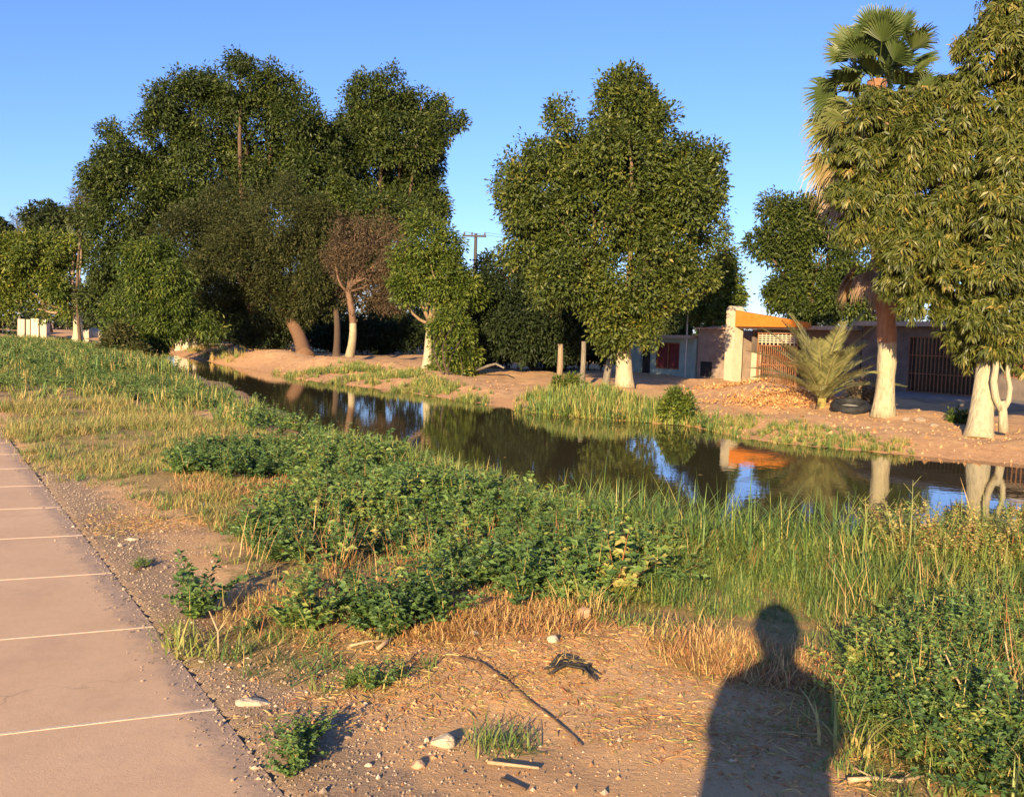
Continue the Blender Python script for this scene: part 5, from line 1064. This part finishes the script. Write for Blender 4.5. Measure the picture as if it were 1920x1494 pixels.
for sg in (-1, 1):
    hp = av(sg * .1, -.03, .88, (.095, .1), pel); kn = av(sg * .12, -.01, .49, (.06, .065), hp); an = av(sg * .13, -.04, .1, (.04, .045), kn); av(sg * .14, .1, .04, (.04, .03), an)
    sh = av(sg * .19, -.03, 1.38, (.065, .06), nk0); q1, q2, q3 = ARM[sg]; el_ = av(*q1, (.045, .045), sh); wr = av(*q2, (.028, .026), el_); pm_ = av(*q3, (.032, .018), wr)
    if sg > 0:
        for k in range(4):
            f1 = av(.082, .262, 1.545 + .020 * k, (.009, .009), pm_); f2 = av(.070, .285, 1.55 + .020 * k, (.008, .008), f1); av(.048, .286, 1.552 + .020 * k, (.007, .007), f2)
        t1_ = av(.07, .225, 1.57, (.010, .010), pm_); av(.045, .245, 1.585, (.008, .008), t1_)
    else:
        for k in range(4):
            f1 = av(-.218, .035 + .020 * k, .735 + .004 * (k - 1) ** 2, (.009, .009), pm_); f2 = av(-.212, .045 + .020 * k, .70 + .005 * (k - 1) ** 2, (.008, .008), f1); av(-.200, .050 + .020 * k, .675 + .006 * (k - 1) ** 2, (.007, .007), f2)
        t1_ = av(-.20, .095, .765, (.010, .010), pm_); av(-.19, .105, .735, (.008, .008), t1_)
# nose, chin on the head
av(0, .10, 1.63, (.014, .016), hd); av(0, .075, 1.555, (.03, .02), hd0)
for sg in (-1, 1): av(sg * .085, 0, 1.635, (.010, .02), hd)
skin_obj('body', v, e, M_SKIN, person)
v = []; e = []
a0 = av(0, -.03, .80, (.195, .15)); a1 = av(0, -.03, 1.0, (.21, .155), a0); a2_ = av(0, -.03, 1.2, (.235, .16), a1); a3_ = av(0, -.03, 1.34, (.205, .13), a2_); av(0, -.03, 1.44, (.10, .08), a3_)
for sg in (-1, 1): s_ = av(sg * .2, -.025, 1.36, (.08, .075), a3_); av(sg * .24, .02 if sg > 0 else -.035, 1.16, (.078, .072), s_)
skin_obj('shirt', v, e, M_SHIRT, person)
v = []; e = []; a0 = av(0, -.03, .92, (.17, .13))
for sg in (-1, 1): h_ = av(sg * .1, -.03, .82, (.11, .11), a0); k_ = av(sg * .12, -.01, .49, (.08, .08), h_); av(sg * .13, -.04, .1, (.065, .07), k_)
skin_obj('trousers', v, e, M_JEANS, person)
bm = bmesh.new(); bmesh.ops.create_icosphere(bm, subdivisions=4, radius=1)
for v_ in bm.verts:
    x, y, z = v_.co; k_ = 1 + .035 * math.sin(9 * x + 4 * z) * math.sin(8 * y + 3) + .02 * math.sin(23 * x + 11 * z)
    low = max(0, -z); yy = y * .135 - .045 - low * .03
    if y > .35 and z < .45: yy = min(yy, .035)       # open in front of the face
    v_.co = (PX + x * (.128 - .008 * low) * k_, PY + yy, 1.655 + z * (.145 if z > 0 else .17) * k_)
me = bpy.data.meshes.new('hair'); bm.to_mesh(me); bm.free(); me.materials.append(M_HAIR); link('hair', me, person)
for pl_ in me.polygons: pl_.use_smooth = True
for sg in (-1, 1): rock_mesh('eye', (PX + sg * .032, PY + .088, 1.648), (.012, .01, .012), plain('eye_white', (.6, .58, .55), .3), 5, person, 1, 2)
ph_ = empty('phone', (0, -.013, 1.555), 'black mobile phone held up in one raised hand behind the camera', 'phone')
mb = MB(); mb.box((-.035, -.018, 1.49), (.07, 0, 0), (0, .008, 0), (0, 0, .14)); mb.build('case', plain('black_case', (.02, .02, .022), .4), ph_)
mb = MB(); mb.box((-.032, -.0195, 1.495), (.064, 0, 0), (0, .001, 0), (0, 0, .13)); mb.build('screen', plain('screen_glass', (.03, .03, .035), .1), ph_)
mb = MB(); mb.tube([(0, -.0098, 1.60), (0, -.0085, 1.60)], .005, 12); mb.build('lens', plain('lens_glass', (.01, .01, .02), .05), ph_)
